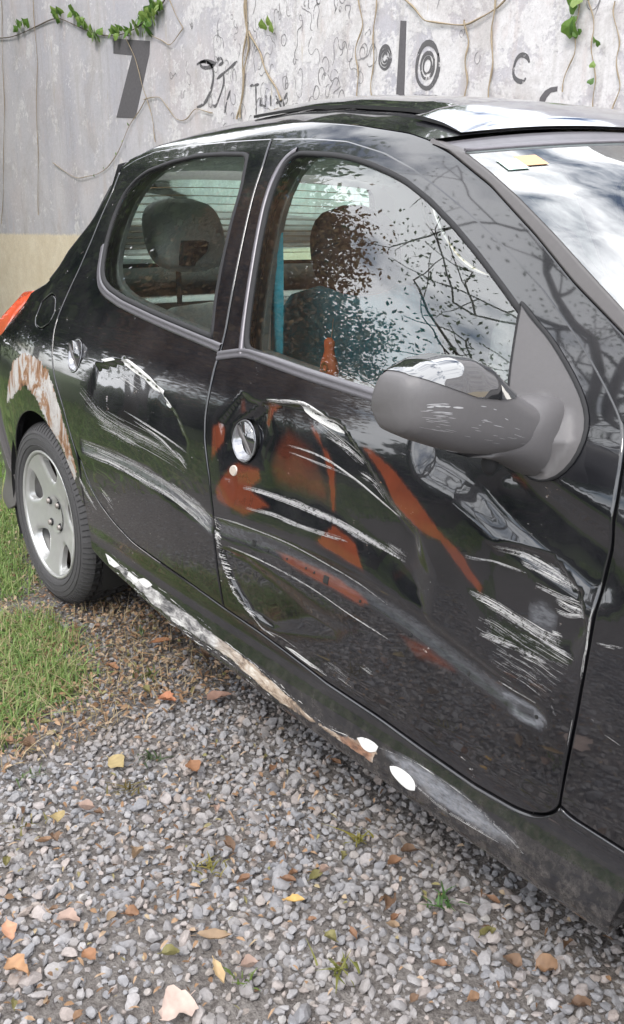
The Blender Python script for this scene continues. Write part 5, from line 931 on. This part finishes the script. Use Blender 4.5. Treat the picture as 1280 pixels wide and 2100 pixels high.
spec=[(0,.055,.034,.2,YE,.2,0,'single yellow oval leaf lying flat on the grey gravel left of centre'),
 (1,.052,.036,-.3,OR,.25,0,'orange oval leaf on the gravel below the middle of the sill'),
 (2,.062,.052,1.2,(.36,.22,.17),.2,'broad','dull pink-brown broad leaf lying close under the rusty sill'),
 (3,.060,.024,1.3,(.34,.16,.08),.4,0,'narrow red-brown leaf standing in the litter just behind the rear wheel'),
 (4,.048,.034,.1,OR,.35,1,'crumpled orange leaf in the brown litter near the lower grass patch'),
 (5,.050,.040,.4,(.40,.17,.09),.4,1,'crumpled rust-coloured leaf where litter turns to gravel under the sill'),
 (6,.036,.028,-.4,YE,.35,0,'small golden leaf at the left between pebbles'),
 (7,.052,.024,-.2,(.50,.27,.17),.35,0,'salmon-coloured narrow leaf at the left edge of the gravel'),
 (8,.046,.030,.5,PK,.4,1,'pale pinkish torn leaf left of the bottom on the gravel'),
 (9,.056,.036,.3,(.42,.24,.13),.3,1,'large torn brown leaf in the lower left corner'),
 (10,.034,.024,.2,OR,.3,0,'small bright orange leaf beside the large torn brown one'),
 (11,.062,.062,-1.35,(.55,.42,.36),.14,'broad','biggest pale pink lobed leaf at the bottom of the picture'),
 (12,.060,.018,.9,TN,.6,0,'tan curled leaf roll pointing up to the right near the bottom centre'),
 (13,.055,.016,-.25,(.50,.36,.20),.5,0,'pale tan curled strip leaf below the tan leaf roll'),
 (14,.034,.020,.9,(.56,.36,.12),.5,0,'small curled yellow leaf between pebbles at the bottom centre')]
for k,L_,W_,rz,col,cu,lob,lab in spec:
    tag(fleaf('fallen_leaf',G_['leaves'][k],L_,W_,rz,col,cu,lob),lab,'leaf')
cols=[(.25,.135,.075),BR,(.24,.13,.075),TN,(.20,.125,.08),OL,PK,(.26,.155,.09)]
pxy=[tuple(v) for v in DATA['scrapspot']]
for k,c in enumerate(G_['scraps']):
    col=cols[int(RNG.integers(len(cols)))];L_=RNG.uniform(.015,.036)
    ci=cols.index(col);cn=['orange','dark brown','russet','tan','brown','olive','pale pink','rusty brown'][ci];lobed=bool(RNG.integers(2))
    wx=pxy[k];where='in the brown litter behind the rear wheel' if wx[1]<1470 else ('in the gravel near the left edge' if wx[0]<140 else ('in the gravel close below the sill' if wx[1]<1650 and wx[0]>300 else ('in the gravel left of the middle' if wx[0]<420 else ('in the gravel in the middle' if wx[0]<740 else 'in the gravel below the front door'))))
    if wx[1]>1900: where=where.replace('in the gravel','near the bottom of the gravel')
    tag(fleaf('leaf_scrap',c,L_,L_*RNG.uniform(.4,.8),RNG.uniform(0,6.28),col,RNG.uniform(.45,1.1),lobed,RNG.normal(0,.4),.018),'small %s %s leaf scrap %s'%(cn,'ragged' if lobed else 'oval',where),'leaf','dry leaf scraps on the gravel')
wl=['small green weed sprouting in the gravel below the yellow leaf','green weed tuft in the litter under the rear part of the sill','bright green sprig alone in the gravel below the front door','yellow-green weed with pale stem in the gravel at bottom right of centre','flattened olive moss clump in the middle of the gravel','olive weed clump in the gravel below the sill end','dark olive clump just below the yellow leaf','tiny olive tuft at the left edge of the gravel','tiny weed at the bottom centre edge','green tuft beside the rear tyre litter','green tuft at the left edge below the grass']
wg_=[(.06,.09),(.10,.13),(.07,.15),(.16,.17),(.20,.18),(.22,.20),(.15,.12),(.14,.13),(.12,.18),(.08,.12),(.08,.13)]
for k,c in enumerate(G_['tufts']):
    n=26 if k<7 else 14;a=RNG.uniform(0,6.28,n);r=np.abs(RNG.normal(0,.018,n))
    g1,g2=wg_[k];mt=leafmat('weed',[(0,(g1*.7,g2*.75,.02)),(1,(g1*1.4,g2*1.3,.06))])
    ob=grass('weed',c[0]+r*np.cos(a),c[1]+r*np.sin(a),.010,.024,mt,3,1.3,.0026 if k<4 else .002,.012)
    tag(ob,wl[k],'weed')
tagT=thing('rubber_tag','small orange pear-shaped tag with a round hole, inside the front window above its lower seal','tag',(1.330,.085,.88))
mb=MB();rows=[];t=np.linspace(0,2*np.pi,24,endpoint=False)
prof=[(-.040,.008),(-.036,.020),(-.022,.0245),(-.006,.022),(.008,.0155),(.018,.0125),(.026,.014),(.034,.0135),(.040,.006)]
c=np.array([1.332,.098,.915])
g=np.array([[c+np.array([r*math.cos(a),.5*r*math.sin(a),z]) for a in t] for z,r in prof]);mb.grid(g,closev=True);mb.build('tag_body',M['orange'],tagT)
mb=MB();g=np.array([[c+np.array([r*math.cos(a)+.001,-.0125-dy,-.014+r*math.sin(a)]) for a in t] for r,dy in((.010,0),(.0085,.002),(.006,-.001),(.0005,-.002))]);mb.grid(g,closev=True);mb.build('tag_hole',M['brownin'],tagT)
mb=MB();mb.tube([c+np.array([.006,0,.038]),c+np.array([.006,.004,.075])],.0008,4);mb.build('tag_string',M['straw'],tagT)
# ============================================================= WALL
WY=3.3;KW=1.286
W_=DATA['wall']
m,nt,o=mat('weathered_plaster')
sep=N(nt,'ShaderNodeSeparateXYZ');gp=N(nt,'ShaderNodeNewGeometry');nt.links.new(gp.outputs['Position'],sep.inputs[0]);X,Z=sep.outputs[0],sep.outputs[2]
big=noise(nt,1.01,6,.6,dist=.4);med=noise(nt,3.89,7,.68);fin=noise(nt,26.4,6,.7);grit=noise(nt,93.3,4,.7)
stk=noise(nt,2.49,5,.6,stretch=(1,1,.10));stk2=noise(nt,8.55,5,.65,stretch=(1,1,.07))
c=mixc(nt,ramp(nt,big,[(.35,0),(.65,1)]),(.44,.425,.455),(.52,.495,.51))
c=mixc(nt,ramp(nt,stk,[(.40,.0),(.62,.55)]),c,(.37,.36,.41))
c=mixc(nt,ramp(nt,noise(nt,1.71,5,.6),[(.5,0),(.72,.45)]),c,(.52,.45,.44))
right=mth(nt,'MULTIPLY',mth(nt,'ADD',X,mth(nt,'ADD',5.35,mth(nt,'MULTIPLY',big,.6))),0.45,True)
pm=mth(nt,'ADD',mth(nt,'MULTIPLY',med,.6),mth(nt,'ADD',mth(nt,'MULTIPLY',fin,.25),mth(nt,'ADD',.03,mth(nt,'MULTIPLY',right,.085))))
pe=ramp(nt,pm,[(.50,0),(.535,.9)])
c=mixc(nt,pe,c,mixc(nt,fin,(.53,.51,.515),(.65,.63,.635)))
c=mixc(nt,ramp(nt,stk2,[(.55,0),(.72,.45)]),c,(.30,.275,.25))
c=mixc(nt,ramp(nt,noise(nt,13.2,5,.7,stretch=(1,1,.10)),[(.64,0),(.70,.55)]),c,(.42,.36,.26))
bl=mth(nt,'MULTIPLY',mth(nt,'SUBTRACT',mth(nt,'ADD',1.092,mth(nt,'MULTIPLY',mth(nt,'SUBTRACT',fin,.5),.075)),Z),32.,True)
st3=ramp(nt,noise(nt,1.9,7,.7,dist=.7),[(.50,0),(.66,.5)]);c=mixc(nt,st3,c,(.36,.325,.315))
c=mixc(nt,ramp(nt,noise(nt,7,6,.72,stretch=(1,1,.3)),[(.55,0),(.66,.5)]),c,(.47,.40,.385))
c=mixc(nt,bl,c,mixc(nt,ramp(nt,med,[(.35,0),(.65,1)]),(.62,.52,.38),(.72,.63,.49)))
c=mixc(nt,ramp(nt,grit,[(.30,.5),(.46,0)]),c,(.25,.24,.25))
c=mixc(nt,1.0,c,mixc(nt,fin,(.80,.80,.80),(1.18,1.18,1.18)),'MULTIPLY')
prin(nt,o,Base_Color=c,Roughness=.92,Normal=bump(nt,mth(nt,'ADD',mth(nt,'MULTIPLY',fin,.6),mth(nt,'MULTIPLY',pe,.3)),.35,.015))
mb=MB();mb.box((-6,WY+.125,1.755),(28,.25,3.81));wall=mb.build('wall',m,None,False)
tag(wall,'tall weathered plaster wall, grey-white above and beige below, behind the car','wall')
mk=simple('faded_black_paint',(.10,.093,.10),.85,.25,40);mk2=None
mm,nt,o=mat('flaking_marker');al=ramp(nt,noise(nt,20.2,5,.7),[(.36,0),(.46,1)])
p=N(nt,'ShaderNodeBsdfPrincipled');p.inputs['Base Color'].default_value=(.10,.095,.10,1);p.inputs['Roughness'].default_value=.9
t=N(nt,'ShaderNodeBsdfTransparent');x=N(nt,'ShaderNodeMixShader');nt.links.new(al,x.inputs[0]);nt.links.new(t.outputs[0],x.inputs[1]);nt.links.new(p.outputs[0],x.inputs[2]);nt.links.new(x.outputs[0],o.inputs[0]);mk2=mm
def flat(name,P,m,d=.002):
    V=[(q[0],WY-d,q[1]) for q in P];n=len(V);V+=[(q[0],WY+.002,q[1]) for q in P]
    A=sum(P[i][0]*P[(i+1)%n][1]-P[(i+1)%n][0]*P[i][1] for i in range(n));f=tuple(range(n)) if A>0 else tuple(range(n))[::-1]
    F=[f]+[(i,(i+1)%n,n+(i+1)%n,n+i) for i in range(n)];return newobj(name,V,F,m,wall,False)
def curve(P,n=24):
    P=np.asarray([q[:2] for q in P],float)
    if len(P)<3: return np.stack([np.linspace(P[0],P[1],6)[:,i] for i in(0,1)],1)
    d=np.r_[0,np.cumsum(np.hypot(*np.diff(P,axis=0).T))];R=resamp(P,d[-1]/n,False,3,80);return R
def stroke(mb,P,w,d=.0015):
    R=curve(P);T=np.gradient(R,axis=0);T/=np.linalg.norm(T,axis=1)[:,None]+1e-9;nn=np.stack([-T[:,1],T[:,0]],1)
    hw=w/2*(1+.25*np.sin(np.linspace(0,9,len(R))))*np.minimum(1,.5+4*np.minimum(np.linspace(0,1,len(R)),np.linspace(1,0,len(R))))
    d=d+RNG.uniform(0,.0006)
    g=np.stack([np.stack([q[:,0],np.full(len(R),WY-d),q[:,1]],1) for q in(R-nn*hw[:,None],R+nn*hw[:,None])],1);mb.grid(g)
flat('numeral_seven',W_['seven'],mk);flat('painted_bar',W_['bar'],mk);flat('painted_hook',W_['hook'],mk)
def ring(c,e1,e2,ks,w,name,m,wob=.05,part=1.):
    c=np.array(c[:2]);rx=abs(e1[0]-c[0]);rz=abs(e2[1]-c[1]);mb=MB()
    for k,ww in zip(ks,w):
        t=np.linspace(RNG.uniform(0,6),RNG.uniform(0,.5)+6.28*part+6,34);t=np.linspace(.3,.3+6.4*part,34)
        P=np.stack([c[0]+rx*k*np.cos(t)*(1+wob*np.sin(5*t+k*9)),c[1]+rz*k*np.sin(t)*(1+wob*np.cos(4*t+k*5))],1);stroke(mb,P,ww)
    return mb.build(name,m,wall,False)
rc_=W_['ringc'][0];ring(rc_,W_['ring1'][0],W_['ring1'][1],[1,.58,.36],[.028,.019,.017],'painted_rings',mk2)
a,b,c_=W_['ring0'];ring(a,b,c_,[1,.7,.4],[.018,.015,.015],'painted_spiral',mk2)
a,b,c_=W_['ringp'];ring(a,b,c_,[1],[.021],'painted_loop',mk2,.06,.8)
mb=MB();stroke(mb,W_['squig'],.028)
for k in range(2,13): stroke(mb,W_['squig%d'%k],.022 if k<6 else .019)
mb.build('scrawled_letters',mk2,wall,False)
# faint loops and curls of marker writing over the peeled plaster
mb=MB()
for _ in range(125):
    q=RNG.uniform()
    x=RNG.uniform(-4.3,-2.3) if q<.68 else RNG.uniform(-5.0,-.3);z=RNG.uniform(1.62,2.85);r=RNG.uniform(.010,.034);a=RNG.uniform(0,6.28);P=[];cv=RNG.choice([-1,1])
    for k in range(int(RNG.integers(10,26))):
        if RNG.uniform()<.12: cv=-cv
        a+=cv*RNG.uniform(.15,.75);x+=r*math.cos(a)*.55;z+=r*math.sin(a)*.8;P.append((x,z))
    stroke(mb,P,RNG.uniform(.004,.008))
mk3=mk2.copy();mk3.node_tree.nodes['Principled BSDF'].inputs['Base Color'].default_value=(.22,.21,.215,1)
o=mb.build('marker_curls',mk3,wall,False);o['kind']='stuff'
# ============================================================= VINES
bark=simple('dry_vine_stem',(.30,.24,.165),.9,.35,60);barkd=simple('dark_vine_stem',(.13,.11,.085),.9,.35,60)
MIv=leafmat('ivy_leaves',[(0,(.07,.15,.03)),(.5,(.14,.25,.05)),(1,(.25,.34,.09))],.3,.45)
def vine_stem(P,r,parent,m,amp=.012,name='stem'):
    R=curve(P,40);n=len(R);ph=RNG.uniform(0,6)
    Q=np.stack([R[:,0]+amp*np.sin(np.linspace(0,13,n)+ph),WY-.012-.008*np.abs(np.sin(np.linspace(0,8,n)+ph)),R[:,1]+amp*.5*np.cos(np.linspace(0,17,n)+ph)],1)
    mb=MB();mb.tube(Q,r*(1+.25*np.sin(np.linspace(0,21,n))),6);return mb.build(name,m,parent)
def ivyleaf(c,s,parent):
    u=[(0,-.55),(.42,-.62),(.62,-.22),(.50,.10),(.34,.30),(0,.78),(-.34,.30),(-.50,.10),(-.62,-.22),(-.42,-.62)]
    a=RNG.normal(0,.6);ti,tj=RNG.normal(0,.45),RNG.normal(.25,.4);V=[(0,0,.0)]+[(p*s*math.cos(a)-q*s*math.sin(a),0,p*s*math.sin(a)+q*s*math.cos(a)) for p,q in u]
    V=[(x+c[0],WY-.035-.30*s*(.5 if i else 1.0)-x*ti-z*tj,z+c[1]) for i,(x,y,z) in enumerate(V)];n=10
    ob=newobj('leaf',V,[(0,1+(i+1)%n,1+i) for i in range(n)],MIv,parent,False,attrs=dict(hue=np.full(11,RNG.uniform(0,1))));return ob
iv=thing('ivy_vine','thin ivy stem with green leaves looping across the upper left of the wall','vine',(W_['vine'][4][0],WY,W_['vine'][4][1]))
vine_stem(W_['vine'],0.0058,iv,barkd)
LV=W_['leaves']
for q in LV[:36]:
    for _ in range(3): ivyleaf((q[0]+RNG.normal(0,.032),q[1]+RNG.normal(0,.026)),RNG.uniform(.042,.078),iv)
def vthing(lab,keys,r,m,lv=(),ls=.03):
    t=thing('climbing_vine',lab,'vine',(W_[keys[0]][0][0],WY,W_[keys[0]][0][1]))
    for k in keys: vine_stem(W_[k],r,t,m)
    for q in lv: ivyleaf(q,ls,t)
    return t
vthing('thin dry twigs hanging over the painted seven and trailing down to the left',['twig1','twig2','twig3','twig17'],0.0036,bark,[(q[0],q[1]) for q in W_['twig3'][2:7]],.023)
t=vthing('thick tan hanging stems left of the marker writing, above the car roof',['twig8','twig9','twig4'],0.0071,bark,LV[42:45],.05)
vthing('tan hanging stem with a side branch to the right of the painted rings',['twig10','twig5','twig16'],0.0051,bark)
vthing('pair of thin tan stems hanging just left of the painted bar',['twig11','twig12'],0.0045,bark)
vthing('leafy green strands hanging at the upper right of the wall',['twig13','twig15','twig14'],0.0032,bark,LV[36:42],.025)
vthing('faint dry stems running straight down the far left of the wall',['twig6','twig7'],0.0039,bark)
# ============================================================= TREES AND HEDGE ACROSS THE YARD (seen only in the paint and glass)
def tree(x,y,h,lab,leafm,nleaf,lsz,lean=(0,0),r0=.16,spread=.9,depth=5,crown0=.3,seed=1):
    rg=np.random.default_rng(seed);t=thing('tree',lab,'tree',(x,y,0));mb=MB();tips=[]
    def br(p,d,L_,r,k):
        n=5;P=[p]
        for i in range(n):
            d=d+rg.normal(0,.16,3)+np.array([0,0,.05]);d/=np.linalg.norm(d);P.append(P[-1]+d*L_/n)
        mb.tube(P,np.linspace(r,r*.62,n+1),7 if k<2 else 4,cap=False)
        if k>=2: tips.extend(P[2:])
        if k<depth:
            for _ in range(rg.integers(2,4) if k>0 else 5):
                i=rg.integers(2,n+1);a=d+rg.normal(0,spread*.75,3)+np.array([lean[0]*.3,lean[1]*.3,.15]);a/=np.linalg.norm(a);br(P[i],a,L_*rg.uniform(.62,.85),r*.55,k+1)
    br(np.array([x,y,-.05]),np.array([lean[0]*.15,lean[1]*.15,1.]),h*crown0+.05,r0,0)
    mb.build('trunk',simple('bark',(.075,.06,.048),.9,.35,25),t)
    if nleaf:
        T_=np.array(tips);q=T_[rg.integers(0,len(T_),nleaf)]+rg.normal(0,.16,(nleaf,3));a=rg.normal(size=(nleaf,3));a/=np.linalg.norm(a,axis=1)[:,None];b=np.cross(a,rg.normal(size=(nleaf,3)));b/=np.linalg.norm(b,axis=1)[:,None]
        s=(lsz*rg.uniform(.6,1.3,nleaf))[:,None]
        V=np.stack([q-a*s,q-b*s*.5,q+a*s,q+b*s*.5],1).reshape(-1,3)
        newobj('crown',V,np.arange(4*nleaf).reshape(-1,4),leafm,t,False,attrs=dict(hue=np.repeat(rg.uniform(0,1,nleaf),4)))
    return t
MLb=leafmat('brown_leaves',[(0,(.15,.07,.03)),(.6,(.27,.14,.06)),(1,(.33,.22,.09))]);MLg=leafmat('green_leaves',[(0,(.03,.06,.015)),(.6,(.06,.10,.025)),(1,(.10,.14,.04))])
tree(-1.6,-3.6,7.5,'nearly bare dark-branched tree standing across the yard from the car',MLg,5200,.028,(-.9,.5),.15,1.0,5,.36,3)
def crowntree(x,y,zc,rx,rz,lab,leafm,n,lsz,seed):
    rg=np.random.default_rng(seed);t=thing('tree',lab,'tree',(x,y,0));mb=MB()
    mb.tube(rs3([(x,y,-.05),(x+.05,y,zc*.5),(x,y+.05,zc+rz*.5)],9),np.linspace(.17,.05,9),8);cl=[]
    for _ in range(80):
        d=rg.normal(size=3);d/=np.linalg.norm(d);r=rg.uniform(.35,1.)**.6;q=np.array([x,y,zc])+d*r*np.array([rx,rx,rz]);cl.append(q)
        b=np.array([x,y,max(zc-.8*rz+rg.uniform(0,1)*rz,.8)]);mb.tube(rs3([b,(b+q)/2+rg.normal(0,.1,3),q],7),np.linspace(.045,.012,7),4,cap=False)
    mb.build('trunk',simple('bark',(.075,.06,.048),.9,.35,25),t)
    cl=np.array(cl);q=cl[rg.integers(0,len(cl),n)]+rg.normal(0,1,(n,3))*rx*.19
    a=rg.normal(size=(n,3));a/=np.linalg.norm(a,axis=1)[:,None];b=np.cross(a,rg.normal(size=(n,3)));b/=np.linalg.norm(b,axis=1)[:,None];s=(lsz*rg.uniform(.6,1.3,n))[:,None]
    newobj('crown',np.stack([q-a*s,q-b*s*.5,q+a*s,q+b*s*.5],1).reshape(-1,3),np.arange(4*n).reshape(-1,4),leafm,t,False,attrs=dict(hue=np.repeat(rg.uniform(0,1,n),4)))
crowntree(-5.5,-3.15,3.7,1.15,1.6,'brown-leaved tree beyond the lawn behind the car',MLb,26000,.042,5)
crowntree(-5.1,-4.05,2.9,1.1,1.5,'rounded brown-leaved tree nearest the hedge',MLb,24000,.042,25)
crowntree(-12.6,.9,5.0,1.7,2.6,'narrow green tree between the lawn and the wall',MLg,12000,.12,41)  # added out of view to darken the roof's white edge highlight
crowntree(-6.8,5.6,6.3,2.3,2.6,'tall green tree rising behind the wall',MLg,16000,.13,31)  # this and the next added out of view to darken the roof edge reflection
crowntree(-10.5,6.0,6.5,2.4,2.6,'second green tree behind the far end of the wall',MLg,14000,.13,32)
crowntree(-9.2,-2.55,4.8,2.3,3.6,'big dense dark green tree at the end of the lawn',MLg,22000,.12,15)
crowntree(-11.5,-.2,3.4,2.2,3.0,'broad green tree close to the far end of the wall',MLg,15000,.13,16)
tree(-5.5,-9.5,6.5,'tall green tree standing behind the hedge','' or MLg,9000,.12,(0,0),.16,.9,4,.25,9)
hd_=thing('hedge','long clipped green hedge along the far side of the yard','hedge',(-4,-7,0));n=26000
q=np.stack([RNG.uniform(-16,6,n),-7+RNG.normal(0,.28,n),RNG.uniform(0,1.55,n)+.15*np.sin(np.arange(n))],1);q[:,1]+=.25*np.sin(q[:,0]*1.7)
a=RNG.normal(size=(n,3));a/=np.linalg.norm(a,axis=1)[:,None];b=np.cross(a,RNG.normal(size=(n,3)));b/=np.linalg.norm(b,axis=1)[:,None];s=RNG.uniform(.05,.12,n)[:,None]
newobj('foliage',np.stack([q-a*s,q-b*s*.6,q+a*s,q+b*s*.6],1).reshape(-1,3),np.arange(4*n).reshape(-1,4),MLg,hd_,False,attrs=dict(hue=np.repeat(RNG.uniform(0,1,n),4)))
mb=MB();mb.box((-5,-7.1,.7),(22,.3,1.4));mb.build('branches',M['dark'],hd_,False)
